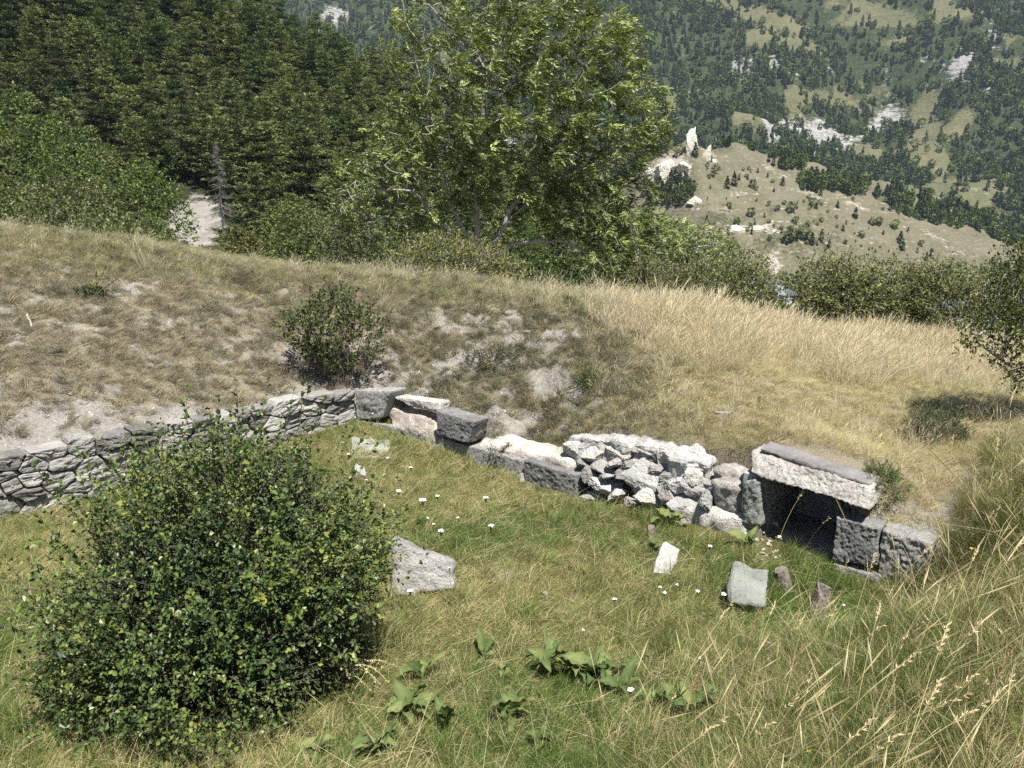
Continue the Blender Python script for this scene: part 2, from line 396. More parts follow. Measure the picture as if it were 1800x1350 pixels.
U_END = uv(1700, 960, TR, NR)[0]
U_RUB = (uv(1000, 850, TR, NR)[0], uv(1312, 870, TR, NR)[0])
U_HOLE = (uv(690, 720, TR, NR)[0], uv(766, 740, TR, NR)[0])
def wall_s(x, y):
    px_ = x - O[0]; py_ = y - O[1]
    return px_ * NL[0] + py_ * NL[1], px_ * NR[0] + py_ * NR[1], px_ * TR[0] + py_ * TR[1]
def ground_h(x, y, micro=True):
    x = np.asarray(x, float); y = np.asarray(y, float)
    sl_, sr_, u = wall_s(x, y)
    setb = 0.12 + 0.34 * smooth(U_RUB[0] - .1, U_RUB[0] + .1, u) * (1 - smooth(U_RUB[1] - .15, U_RUB[1] + .05, u)) + 0.28 * smooth(U_HOLE[0] - .05, U_HOLE[0] + .05, u) * (1 - smooth(U_HOLE[1] - .05, U_HOLE[1] + .05, u))
    s = np.minimum(sl_ + 0.10 + 0.03 * n2(x, y, 6, 2, 2), sr_ + setb)
    w = smooth(-0.03, 0.03, s)                                  # 1 = pit
    b = tps_eval(FB, x, y); p = tps_eval(FP, x, y)
    end = smooth(U_END - 0.1, U_END + 0.9, u)                    # past the wall's end the step fades out
    ws = smooth(-0.5, 0.7, s); w = w * (1 - end) + ws * end
    h = b * (1 - w) + p * w
    if micro:
        m1 = n2(x, y, 0.9, 4, 3); m2 = n2(x, y, 4.2, 4, 5); m3 = n2(x, y, 14, 3, 9)
        mound = smooth(6.5, 8, y) * (1 - w) * (1 - smooth(1.0, 3.5, x))
        edge = smooth(0.0, 0.5, np.abs(s))
        h = h + edge * (m1 * (0.05 + 0.10 * mound) + m2 * (0.02 + 0.07 * mound) + m3 * (0.008 + 0.016 * mound))
    return h
def gz(x, y): return float(ground_h(np.array([x]), np.array([y]))[0])
def axis(segs):
    out = []
    for a, b, st in segs: out.append(np.arange(a, b, st))
    return np.concatenate(out + [[segs[-1][1]]])
gx = axis([(-26, -12, .45), (-12, -6.5, .12), (-6.5, 4.4, .04), (4.4, 7, .08), (7, 12, .12), (12, 26, .45)])
gy = axis([(-5, 1.5, .3), (1.5, 5.2, .08), (5.2, 12, .04), (12, 18, .1), (18, 42, .4)])
GX, GY = np.meshgrid(gx, gy); GZ = ground_h(GX, GY)
def bareness(x, y):
    """1 = bare pale soil, 0 = covered turf"""
    s_l, s_r, u = wall_s(x, y); px, py = to_px(np.stack([x, y, ground_h(x, y, False)], -1))
    pit = (s_l > -0.15) & (s_r > -0.15)
    n = n2(x, y, 2.1, 4, 21) * 0.6 + n2(x, y, 8, 4, 23) * 0.7
    mound = (1 - smooth(1.2, 3.2, x - (y - 9) * .18)) * (1 - smooth(13.2, 14.6, y + 0.18 * x))
    b = mound * (0.35 + n * 1.2)
    nearwall = np.exp(-np.maximum(0, -np.minimum(s_l, s_r)) / 0.30) * mound
    b = b + 0.75 * nearwall
    for cx, cy, rx, ry, a in [(940, 588, 45, 22, .9), (850, 628, 60, 16, .8), (965, 665, 40, 30, .6), (720, 665, 60, 18, .8), (690, 640, 25, 30, .6), (780, 560, 14, 25, .5), (830, 735, 60, 20, .5),
                              (900, 740, 50, 25, .5), (1600, 905, 70, 35, .9), (1690, 900, 40, 50, .55), (1720, 840, 40, 30, .5), (60, 772, 130, 24, .9), (200, 724, 150, 16, .6), (1000, 700, 30, 20, .4), (120, 620, 80, 40, .25)]:
        b = b + a * np.exp(-((px - cx) / rx) ** 2 - ((py - cy) / ry) ** 2) * (y > 3) * (~pit)
    b = b - 1.2 * smooth(13.0, 14.5, y + 0.1 * x) * (x < 3)
    return np.clip(np.where(pit, 0, b), 0, 1)
BARE = bareness(GX, GY)
s_l, s_r, gu = wall_s(GX, GY); PIT = (np.minimum(s_l, s_r) > -0.15) & (gu < U_END + .6)
def ground_mat():
    m, t, b, o = new_mat('turf_and_soil')
    g = N(t, 'ShaderNodeNewGeometry').outputs['Position']
    bare = N(t, 'ShaderNodeAttribute', attribute_name='bare').outputs['Fac']; pit = N(t, 'ShaderNodeAttribute', attribute_name='pit').outputs['Fac']
    n1 = noise_tex(t, 2.2, 6, 0.65, g); n2_ = noise_tex(t, 17, 6, 0.7, g); n3 = noise_tex(t, 90, 4, 0.65, g)
    soil = ramp(t, [(0.30, (0.17, 0.156, 0.136)), (0.5, (0.30, 0.283, 0.255)), (0.72, (0.42, 0.402, 0.37))], mth(t, 'ADD', mth(t, 'MULTIPLY', n2_, .6), mth(t, 'MULTIPLY', n3, .4)))
    litter = ramp(t, [(0.30, (0.14, 0.115, 0.085)), (0.5, (0.24, 0.205, 0.15)), (0.70, (0.36, 0.32, 0.24))], mth(t, 'ADD', mth(t, 'MULTIPLY', n3, .7), mth(t, 'MULTIPLY', n1, .3)))
    thatch = ramp(t, [(0.3, (0.055, 0.05, 0.02)), (0.5, (0.10, 0.095, 0.035)), (0.7, (0.20, 0.17, 0.08))], mth(t, 'ADD', mth(t, 'MULTIPLY', n3, .6), mth(t, 'MULTIPLY', n2_, .4)))
    k = mth(t, 'ADD', bare, mth(t, 'MULTIPLY', mth(t, 'SUBTRACT', n2_, 0.5), 1.1))
    c = mixc(t, ramp(t, [(0.34, (0, 0, 0)), (0.56, (1, 1, 1))], k), litter, soil)
    c = mixc(t, pit, c, thatch)
    t.links.new(c, b.inputs['Base Color']); b.inputs['Roughness'].default_value = 0.95; b.inputs['Specular IOR Level'].default_value = 0.1
    bump(t, b, mth(t, 'ADD', n2_, mth(t, 'MULTIPLY', n3, .6)), 1.0, 0.03); return m
M_GROUND = ground_mat()
ny, nx = GX.shape; I = np.arange(nx * ny).reshape(ny, nx)
Q = np.stack([I[:-1, :-1], I[:-1, 1:], I[1:, 1:], I[1:, :-1]], -1).reshape(-1, 4)
qc = lambda A: A.ravel()[Q].mean(1)
uq, sq = qc(gu), qc(s_r)
keep = ~((uq > U_NICHE[0] - .06) & (uq < U_NICHE[1] + .06) & (sq > -0.27) & (sq < -0.02))   # the step is open where the doorway is
g_mb = MB(); g_mb.add(np.stack([GX, GY, GZ], -1).reshape(-1, 3), Q[keep])
ground = tag(g_mb.obj('ground', M_GROUND, smooth_shade=True), 'sunken grassy pit with a dry earth mound and pale meadow around it', 'ground', kind='structure')
for nm, A in (('bare', BARE), ('pit', PIT.astype(float))):
    a = ground.data.attributes.new(nm, 'FLOAT', 'POINT'); a.data.foreach_set('value', A.ravel().astype(np.float32))

# ------------------------------------------------------------------ far terrain
def height_sheet(name, xs, ys, fn, mat, label, attrs=None, cat='hillside'):
    X, Y = np.meshgrid(xs, ys); Z = fn(X, Y); mb = MB(); n_y, n_x = X.shape; I = np.arange(n_x * n_y).reshape(n_y, n_x)
    q = np.stack([I[:-1, :-1], I[:-1, 1:], I[1:, 1:], I[1:, :-1]], -1).reshape(-1, 4); mb.add(np.stack([X, Y, Z], -1).reshape(-1, 3), q)
    o = tag(mb.obj(name, mat, smooth_shade=True), label, cat, kind='structure')
    for nm, fa in (attrs or {}).items():
        a = o.data.attributes.new(nm, 'FLOAT', 'POINT'); a.data.foreach_set('value', fa(X, Y, Z).ravel().astype(np.float32))
    return o
def h_valley(x, y): return -7.4 - 37.5 * (1 - np.exp(-np.maximum(y - 38, 0) / 60)) + n2(x, y, .02, 2, 31) * 0.8
def h_forest(x, y):
    zr = 34 - .55 * (x + 50); s = np.clip((y - 75) / 95, 0, 1.6); z = -13 + (zr + 13) * np.minimum(s, 1) - 0.35 * np.maximum(y - 172, 0)
    z = z - 0.03 * np.maximum(0, x - 10) ** 1.5 - 40 * smooth(62, 40, y)
    return z + n2(x, y, .035, 3, 33) * 3.2 + n2(x, y, .15, 3, 35) * 0.7
RIDGE = np.array([(-10, 445, -38), (40, 432, -6), (70, 425, 20), (91, 420, 34), (104, 418, 27), (130, 412, 20.5), (157, 406, 9), (180, 400, 1), (244, 384, -22), (290, 370, -38), (340, 360, -60)], float)
RIDGE2 = np.array([(100, 470, 22), (126, 462, 32), (150, 458, 25), (185, 452, 12), (215, 448, -2), (260, 440, -20), (300, 430, -45)], float)
RIDGE3 = np.array([(190, 520, -5), (225, 490, 14), (250, 478, 6), (285, 466, -10), (312, 455, -28), (340, 450, -46)], float)
def h_dry(x, y):
    out = -80.0
    for Rg, sf, sb in ((RIDGE, .66, .45), (RIDGE2, .6, .5), (RIDGE3, .6, .5)):
        yr = np.interp(x, Rg[:, 0], Rg[:, 1]); zr = np.interp(x, Rg[:, 0], Rg[:, 2], left=-80, right=-80)
        d = y - yr; h = zr - np.where(d < 0, -d * sf, d * sb) - 1.5 * np.exp(-(d / 6) ** 2); out = np.maximum(out, h)
    t = n2(x, y, .03, 4, 41) * 6.5 + n2(x, y, .12, 4, 43) * 2.2
    st = np.sin((out + 0.25 * x + 2.5 * n2(x, y, .05, 2, 45)) * 1.1) * 0.5
    return out + t + st
def h_mount(x, y):
    y0 = 560 + 70 * smooth(120, -260, x); r1 = 1 - np.abs(n2(x, y, 1 / 210., 3, 51)) * 2; r2 = n2(x, y, 1 / 70., 4, 53)
    base = .58 * (y - y0); k = smooth(0, 160, y - y0)
    return -46 + np.minimum(np.maximum(base, -30), 380) + k * (r1 * 60 - 30) + k * r2 * 30 + n2(x, y, 1 / 18., 3, 57) * 3
def blobs(X, Y, Z, L):
    px, py = to_px(np.stack([X, Y, Z], -1)); out = np.zeros(X.shape)
    for cx, cy, rx, ry, an, a in L:
        c, s = math.cos(math.radians(an)), math.sin(math.radians(an)); dx, dy = px - cx, py - cy
        out = np.maximum(out, a * np.exp(-(((dx * c + dy * s) / rx) ** 2 + ((-dx * s + dy * c) / ry) ** 2) ** 1.5))
    return out
MEAD = [(1285, 14, 60, 13, 15, 1), (1360, 42, 70, 22, 18, 1), (1405, 80, 60, 14, 12, 1), (1330, 66, 28, 18, 0, .9), (1210, 160, 14, 10, 0, .8), (1440, 172, 60, 14, 5, 1), (1560, 32, 65, 18, 5, 1), (1675, 26, 55, 13, 0, .9), (1500, 8, 60, 9, 0, .9),
        (1625, 195, 22, 50, 20, 1), (1650, 230, 45, 18, 30, .9), (1632, 268, 48, 22, 25, 1), (1690, 215, 20, 30, 30, .7), (1610, 245, 30, 10, 0, .6), (1640, 335, 70, 14, -8, 1), (1700, 375, 75, 28, 15, 1), (1480, 40, 40, 10, 0, .6), (1780, 70, 25, 10, 0, .8), (1770, 110, 30, 10, 0, .7), (1575, 75, 40, 12, 0, .5), (1490, 150, 30, 8, 0, .7), (1730, 330, 40, 18, 0, .6)]
ROCK = [(1440, 236, 40, 28, 20, 1), (1395, 215, 30, 18, 0, .8), (1690, 118, 24, 34, 25, 1.1), (1645, 112, 45, 14, 20, .8), (1300, 122, 24, 26, 30, .9), (1335, 150, 12, 25, 0, .6), (1570, 205, 28, 25, -20, 1), (1545, 225, 45, 18, -20, .9), (1480, 255, 22, 25, 0, .8), (1735, 165, 14, 18, 0, .8), (1310, 108, 26, 8, 0, .8), (1200, 70, 10, 20, 0, .6),
        (592, 30, 28, 24, 10, .9), (648, 98, 18, 10, 0, .9), (1460, 120, 12, 12, 0, .7), (1190, 20, 20, 12, 0, .5), (1740, 60, 25, 12, 0, .6), (1350, 225, 8, 30, 0, .6), (1590, 60, 20, 8, 0, .6), (1560, 130, 14, 12, 0, .6), (1700, 340, 20, 12, 0, .6), (1740, 350, 22, 10, 0, .8), (1780, 420, 10, 10, 0, .6)]
meadow_f = lambda X, Y, Z: blobs(X, Y, Z, MEAD) + 0.8 * np.clip(n2(X, Y, 1 / 55., 4, 61) - .07, 0, 1) * 2.2
rock_f = lambda X, Y, Z: blobs(X, Y, Z, ROCK) + 0.9 * np.clip(n2(X, Y, 1 / 40., 4, 65) - .24, 0, 1) * 2
def far_mat(name, forest, meadow_a, meadow_b, rock_a, rock_b, sc=1.0):
    m, t, b, o = new_mat(name)
    g = N(t, 'ShaderNodeNewGeometry').outputs['Position']
    me = N(t, 'ShaderNodeAttribute', attribute_name='mead').outputs['Fac']; ro = N(t, 'ShaderNodeAttribute', attribute_name='rock').outputs['Fac']
    n1 = noise_tex(t, .035 * sc, 6, .65, g); n2_ = noise_tex(t, .25 * sc, 5, .7, g); n3 = noise_tex(t, 1.2 * sc, 4, .6, g)
    mp = N(t, 'ShaderNodeMapping'); mp.inputs['Rotation'].default_value = (0.0, 0.42, 0.2); mp.inputs['Scale'].default_value = (.05 * sc, .05 * sc, .55 * sc); t.links.new(g, mp.inputs[0])
    st = noise_tex(t, 1.0, 5, .65, mp.outputs[0], .4)
    grass = ramp(t, [(.35, meadow_a), (.65, meadow_b)], mth(t, 'ADD', mth(t, 'MULTIPLY', n1, .5), mth(t, 'MULTIPLY', n2_, .5)))
    rk = ramp(t, [(.36, rock_a), (.62, rock_b)], mth(t, 'ADD', mth(t, 'MULTIPLY', n2_, .6), mth(t, 'MULTIPLY', st, .4)))
    fo = ramp(t, [(.3, tuple(k * .6 for k in forest)), (.7, tuple(min(1, k * 1.5) for k in forest))], n2_)
    km = mth(t, 'ADD', me, mth(t, 'MULTIPLY', mth(t, 'SUBTRACT', mth(t, 'ADD', mth(t, 'MULTIPLY', n1, .55), mth(t, 'MULTIPLY', n2_, .45)), .5), 1.9)); kr = mth(t, 'ADD', ro, mth(t, 'MULTIPLY', mth(t, 'SUBTRACT', mth(t, 'ADD', mth(t, 'MULTIPLY', n2_, .5), mth(t, 'MULTIPLY', st, .5)), .5), 3.2))
    c = mixc(t, ramp(t, [(.30, (0, 0, 0)), (.55, (1, 1, 1))], km), fo, grass)
    c = mixc(t, ramp(t, [(.50, (0, 0, 0)), (.85, (1, 1, 1))], kr), c, rk)
    t.links.new(c, b.inputs['Base Color']); b.inputs['Roughness'].default_value = .95; b.inputs['Specular IOR Level'].default_value = .05
    bump(t, b, mth(t, 'ADD', n2_, st), .8, 2.0 / sc); return m
M_VAL = far_mat('valley_fields', (.05, .065, .03), (.14, .15, .06), (.20, .19, .09), (.3, .28, .25), (.5, .48, .45))
M_FOR = far_mat('forest_floor', (.03, .032, .017), (.07, .07, .035), (.12, .11, .055), (.17, .16, .145), (.30, .285, .26), 3.0)
M_DRY = far_mat('dry_slope', (.07, .074, .04), (.10, .096, .058), (.18, .165, .115), (.20, .175, .14), (.40, .365, .315), 2.0)
M_MOU = far_mat('mountain_slope', (.042, .052, .024), (.08, .087, .04), (.155, .143, .085), (.13, .13, .125), (.36, .35, .335))
one = lambda v: (lambda X, Y, Z: np.full(X.shape, v))
height_sheet('valley_floor', axis([(-1200, -300, 60), (-300, 500, 12), (500, 1500, 60)]), axis([(36, 120, 4), (120, 700, 14), (700, 1400, 70)]), h_valley, M_VAL, 'flat valley floor glimpsed between the hedge shrubs', {'mead': one(.6), 'rock': one(0)}, 'valley')
scree = lambda X, Y, Z: blobs(X, Y, Z, [(345, 392, 48, 42, 0, 1.8), (350, 345, 20, 18, 0, .8), (300, 410, 22, 10, 0, .8), (445, 335, 14, 8, 0, .8), (110, 220, 14, 10, 0, .5), (150, 210, 12, 10, 0, .6), (630, 345, 14, 10, 0, .6)])
height_sheet('forest_hillside', axis([(-230, 60, 2.0), (60, 130, 8)]), axis([(50, 200, 2.0), (200, 320, 12)]), h_forest, M_FOR, 'steep hillside under the dark pine forest at the left', {'mead': one(.05), 'rock': scree})
dry_rock = lambda X, Y, Z: blobs(X, Y, Z, [(1178, 300, 34, 26, -20, 1.1), (1245, 270, 8, 18, -10, .9), (1300, 340, 26, 4, 0, .5), (1290, 370, 34, 4, 5, .5), (1345, 402, 24, 7, 5, .9), (1300, 402, 26, 5, 0, .6), (1360, 462, 12, 18, 0, 1), (1360, 300, 30, 3, 30, .5), (1430, 345, 40, 3, 20, .45), (1500, 360, 30, 4, 25, .45), (1590, 352, 30, 3, -8, .7), (1690, 350, 24, 6, 15, .7), (1650, 420, 50, 6, 30, .35)]) + .29
height_sheet('dry_hill', axis([(-20, 350, 2.4)]), axis([(300, 540, 2.4)]), h_dry, M_DRY, 'dry grassy spur with pale strata and scattered bushes', {'mead': lambda X, Y, Z: .62 + .5 * n2(X, Y, .02, 3, 71), 'rock': dry_rock}, 'hill')
height_sheet('mountain', axis([(-900, -420, 40), (-420, 1000, 8), (1000, 1500, 50)]), axis([(520, 1200, 8), (1200, 1400, 40)]), h_mount, M_MOU, 'far mountainside of dark woods, meadows and grey crags', {'mead': meadow_f, 'rock': rock_f}, 'mountain')
def hit(px, py, fn, ya, yb, n=1500):
    d = ray(px, py); ys = np.linspace(ya, yb, n); P = CAMP + d[None] * (ys / d[1])[:, None]
    below = P[:, 2] < fn(P[:, 0], P[:, 1]); k = np.argmax(below)
    return P[k] if below.any() else None
# ------------------------------------------------------------------ ruined walls
M_RUB = stone_mat('schist_rubble', (.13, .124, .116), (.27, .26, .243), (.40, .385, .36), None, 4.0, .9, .03, 45, 1.2, .4)
M_ASH = stone_mat('dressed_stone', (.14, .14, .137), (.28, .278, .27), (.43, .423, .405), (.35, .345, .28), 4.0, 1.0, .045, 55)
M_LIME = stone_mat('white_mortar', (.22, .205, .185), (.46, .44, .405), (.66, .64, .60), None, 5.0, 1.0, .05, 40)
M_SLABT = stone_mat('grey_concrete', (.13, .125, .12), (.21, .20, .195), (.32, .31, .30), None, 5, .8, .02, 50)
M_EARTH = stone_mat('pale_earth', (.30, .26, .225), (.46, .415, .365), (.60, .56, .51), None, 6.0, 1.0, .03, 40)
M_DARKST = stone_mat('niche_stone', (.20, .195, .185), (.33, .32, .305), (.45, .44, .42), None, 4.0, .6, .01, 50)
M_PALE = stone_mat('pale_boulder', (.22, .217, .21), (.38, .375, .362), (.54, .53, .515), (.40, .36, .28), 3.5, 1.0, .035, 45)
M_GREEN = stone_mat('greenish_slab', (.17, .185, .17), (.26, .275, .25), (.37, .38, .35), (.30, .28, .20), 4.0, .9, .03, 45)
M_WOOD = bark_mat('weathered_wood', (.095, .08, .07), (.27, .235, .205), 40)

def part(mb, name, mat, parent, smooth_shade=False):
    o = mb.obj(name, mat, parent, smooth_shade); o.location = -parent.location; return o
def clip(poly, a, b, c):
    """keep a*x+b*y<=c"""
    out = []; n = len(poly)
    for i in range(n):
        p, q = poly[i], poly[(i + 1) % n]; dp, dq = a * p[0] + b * p[1] - c, a * q[0] + b * q[1] - c
        if dp <= 0: out.append(p)
        if dp * dq < 0: k = dp / (dp - dq); out.append((p[0] + (q[0] - p[0]) * k, p[1] + (q[1] - p[1]) * k))
    return out
def resample(poly, n):
    P = np.array(poly + [poly[0]]); L = np.concatenate([[0], np.cumsum(np.linalg.norm(np.diff(P, axis=0), axis=1))])
    s = np.linspace(0, L[-1], n, endpoint=False); return np.stack([np.interp(s, L, P[:, 0]), np.interp(s, L, P[:, 1])], -1)
wl = thing('rubble_wall', 'low dry-stone wall of grey schist rubble below the bare earth mound at the left', 'stone wall', (-4.2, 9.2, 0.0)); wl['kind'] = 'thing'
# stone centres as read from the wall's face
seedpx = [(30, 565), (140, 562), (235, 505), (365, 490), (300, 545), (415, 570), (505, 462), (542, 500), (60, 650), (130, 625), (262, 628), (470, 640), (40, 735), (200, 730), (335, 722), (380, 648), (560, 545),
          (655, 455), (770, 445), (690, 392), (825, 385), (920, 378), (925, 440), (600, 600), (700, 540), (790, 500), (660, 625), (1035, 352), (1092, 330), (1172, 308), (1285, 312), (1420, 300), (1535, 300), (1458, 253), (1552, 243),
          (1328, 362), (1410, 375), (1490, 362), (1340, 420), (1440, 418), (1560, 352), (1240, 372), (1165, 365), (1095, 400), (1000, 490), (1055, 440), (425, 705), (120, 690), (20, 610), (870, 520), (940, 520), (560, 670), (740, 610), (830, 580), (1150, 430), (1250, 430), (-60, 600), (-120, 680), (-40, 680), (-180, 600), (-90, 760), (-200, 720), (-260, 640), (-330, 700)]
seeds = np.array([uv(x / 2.5714, 600 + y / 2.5714, TL, NL) for x, y in seedpx])
tops = np.array([uv(a, b, TL, NL) for a, b in left_top][::-1] + [(7.4, .66)])
top_z = lambda u: np.interp(u, tops[:, 0], tops[:, 1])
AN = 1.7
for i, (su, sv) in enumerate(seeds):
    poly = [(su - 1, -.14), (su + 1, -.14), (su + 1, 1.2), (su - 1, 1.2)]
    for j, (ou, ov) in enumerate(seeds):
        if i == j or abs(ou - su) > 2: continue
        a, b = ou - su, (ov - sv) * AN * AN; mu, mv = (ou + su) / 2, (ov + sv) / 2
        poly = clip(poly, a, b, a * mu + b * mv)
        if len(poly) < 3: break
    if len(poly) >= 3:
        u0, u1 = min(p[0] for p in poly), max(p[0] for p in poly)
        t0, t1 = top_z(u0) + R.uniform(-.035, .025), top_z(u1) + R.uniform(-.035, .025); k = (t1 - t0) / max(u1 - u0, 1e-6)
        poly = clip(poly, -k, 1, t0 - k * u0); poly = clip(poly, -1, 0, .02)
    if len(poly) < 3: continue
    M = 34; P = resample(poly, M); c = P.mean(0); sz = np.abs(P - c).mean(0)
    P = .14 * np.roll(P, 1, 0) + .72 * P + .14 * np.roll(P, -1, 0)
    gap = .006; rr = np.linalg.norm(P - c, axis=1, keepdims=True); P = c + (P - c) * np.maximum(.6, 1 - gap / rr)
    P = P + .009 * np.stack([fbm(np.stack([P[:, 0] * 9, P[:, 1] * 9, P[:, 0] * 0 + s], -1), 3, 80 + i) for s in (i, i + 9.5)], -1)
    rings = [(1.0, -.24), (1.0, -.05), (1.0, -.018), (.97, .008), (.90, .014), (.74, .017), (.55, .018), (.38, .019), (.2, .019)]
    off = R.uniform(-.035, .035); tilt = R.uniform(-.09, .09, 2); ang = R.uniform(-.5, .5); V = []
    for f, d in rings:
        q = c + (P - c) * f; du, dv = (q - c)[:, 0], (q - c)[:, 1]
        a_, b_ = du * math.cos(ang) + dv * math.sin(ang), -du * math.sin(ang) + dv * math.cos(ang)
        nz = fbm(np.stack([a_ * 5, b_ * 26, a_ * 0 + i * 3.7], -1), 4, i) * .034 + fbm(np.stack([a_ * 6, b_ * 9, a_ * 0 + i], -1), 3, i + 90) * .038
        dep = np.full(M, d) + off + (tilt[0] * du + tilt[1] * dv + nz) * (1 if d > -.01 else .25 if d > -.1 else 0)
        V.append(O + q[:, 0:1] * TL + q[:, 1:2] * ZUP + dep[:, None] * NL)
    V.append((O + c[0] * TL + c[1] * ZUP + (.027 + off) * NL)[None]); V = np.concatenate(V)
    k = np.arange(M); k2 = (k + 1) % M; F4 = np.concatenate([np.stack([k + r * M, k2 + r * M, k2 + (r + 1) * M, k + (r + 1) * M], -1) for r in range(len(rings) - 1)])
    mb = MB(); mb.add(V, F4); last = (len(rings) - 1) * M
    mb.f.append(np.stack([k + last, k2 + last, k * 0 + len(V) - 1], -1)); mb.m.append(np.zeros(M, np.int32))
    part(mb, 'stone', M_RUB, wl)
mb = MB()   # the earthy core behind the stones
us = np.linspace(-.1, 7.3, 90); ft = np.array([O + u * TL + (top_z(u) - .07) * ZUP - .07 * NL for u in us]); fb_ = np.array([O + u * TL - .2 * ZUP - .07 * NL for u in us])
bt = ft - .3 * NL; V = np.concatenate([fb_, ft, bt]); n = len(us); k = np.arange(n - 1)
V[n:2 * n] += (R.normal(0, .008, n))[:, None] * ZUP
mb.add(V, np.concatenate([np.stack([k, k + 1, k + 1 + n, k + n], -1), np.stack([k + n, k + 1 + n, k + 1 + 2 * n, k + 2 * n], -1)])); part(mb, 'mortar_core', M_EARTH, wl)

wr = thing('ruined_block_wall', 'collapsed wall of grey dressed blocks and white rubble with a dark lintelled doorway', 'ruined wall', (0.7, 8.4, 0.0)); wr['kind'] = 'thing'
def qblock(name, q, depth, mat, off=0.0, offs=None, amp=.013, freq=46, n=(34, 7, 22), seed=0, rnd=.016, low=.022, sink=0.0, parent=wr, smooth_shade=True, top_drop=0.0):
    """block whose front face has the four corners q (top left, top right, bottom right, bottom left)"""
    of = offs or (off, off, off, off); tl, tr, br, bl = [on_plane(*p, NR, o) for p, o in zip(q, of)]
    br = br - ZUP * sink; bl = bl - ZUP * sink; bk = -NR * depth; dz = -ZUP * top_drop
    c = np.array([[[bl, tl], [bl + bk, tl + bk + dz]], [[br, tr], [br + bk, tr + bk + dz]]]); mb = MB(); hexa(mb, c, n, amp, freq, seed, rnd, low)
    return part(mb, name, mat, parent, smooth_shade)
qblock('corner_block', [(624, 687), (687, 688), (672, 735), (628, 738)], .3, M_ASH, seed=1, amp=.015)
qblock('block', [(630, 738), (702, 752), (704, 775), (634, 760)], .3, M_ASH, seed=2, sink=.15)
qblock('block', [(766, 721), (834, 742), (823, 779), (767, 765)], .30, M_ASH, off=.05, seed=3, n=(34, 10, 24), amp=.014)
qblock('block', [(703, 754), (797, 776), (797, 806), (740, 792)], .3, M_ASH, seed=4, sink=.15)
qblock('block', [(799, 778), (857, 792), (855, 821), (799, 808)], .3, M_ASH, off=.01, seed=5, sink=.15)
qblock('block', [(859, 794), (919, 810), (917, 840), (861, 823)], .3, M_ASH, off=.0, seed=6, sink=.15)
qblock('block', [(921, 808), (1012, 836), (1015, 893), (923, 852)], .28, M_ASH, off=.04, seed=7, n=(52, 12, 30), amp=.015, sink=.06)
qblock('block', [(1469, 906), (1545, 931), (1542, 993), (1463, 987)], .3, M_ASH, off=.02, seed=8, n=(42, 10, 34), amp=.014)
qblock('block', [(1549, 932), (1640, 956), (1634, 1029), (1544, 1004)], .3, M_ASH, off=.0, seed=9, n=(48, 10, 36), amp=.02, freq=34, sink=.08)
qblock('block', [(1643, 958), (1712, 968), (1704, 1020), (1641, 1032)], .3, M_ASH, offs=(-.02, -.16, -.16, -.02), seed=10, sink=.1, amp=.02)
qblock('block', [(1463, 991), (1545, 1013), (1545, 1040), (1463, 1024)], .3, M_ASH, off=.05, seed=11, sink=.12)
qblock('standing_slab', [(1304, 846), (1333, 840), (1338, 928), (1301, 926)], .16, M_GREEN, off=.06, seed=12, n=(12, 6, 28), amp=.02, rnd=.05)
qblock('block', [(1300, 929), (1331, 931), (1331, 962), (1300, 958)], .22, M_ASH, off=.05, seed=13, sink=.1)
lint = qblock('lintel', [(1318, 792), (1531, 856), (1531, 898), (1318, 831)], .34, M_LIME, offs=(-.09, -.09, .05, .05), seed=14, n=(90, 8, 18), amp=.022, freq=42, rnd=.02, low=.04)
qblock('lintel_top', [(1335, 786), (1529, 850), (1529, 857), (1335, 794)], .27, M_SLABT, off=-.12, seed=15, n=(50, 12, 3), amp=.014, rnd=.02, low=.03)
qblock('pillar_block', [(1248, 842), (1303, 856), (1303, 908), (1252, 892)], .34, M_LIME, off=-.0, seed=16, n=(14, 12, 14), amp=.03, freq=12, rnd=.05, low=.05)
qblock('pillar_block', [(1256, 822), (1318, 838), (1314, 868), (1250, 850)], .24, M_LIME, off=-.22, seed=17, n=(14, 10, 12), amp=.03, freq=12, rnd=.05, low=.05)
qblock('mortar_ledge', [(1170, 882), (1312, 914), (1312, 955), (1160, 915)], .34, M_LIME, off=.08, seed=18, n=(30, 12, 8), amp=.04, freq=9, rnd=.06, low=.06, sink=.12)
qblock('earth_ledge', [(1012, 884), (1118, 896), (1118, 912), (1012, 900)], .36, M_EARTH, off=.05, seed=19, n=(24, 12, 6), amp=.03, freq=9, rnd=.05, low=.05, sink=.12)
qblock('earth_ledge', [(838, 775), (1004, 812), (1004, 838), (838, 800)], .34, M_EARTH, off=-.08, seed=20, n=(36, 12, 8), amp=.03, freq=8, rnd=.06, low=.06, top_drop=-.07)
qblock('earth_fill', [(668, 712), (764, 738), (766, 772), (690, 756)], .28, M_EARTH, offs=(-.12, -.10, .0, .0), seed=21, n=(26, 12, 12), amp=.03, freq=9, rnd=.05, low=.05)
qblock('overhanging_slab', [(690, 697), (771, 709), (772, 724), (722, 716)], .22, M_LIME, off=-.10, seed=22, n=(22, 8, 6), amp=.025, rnd=.03, low=.03)
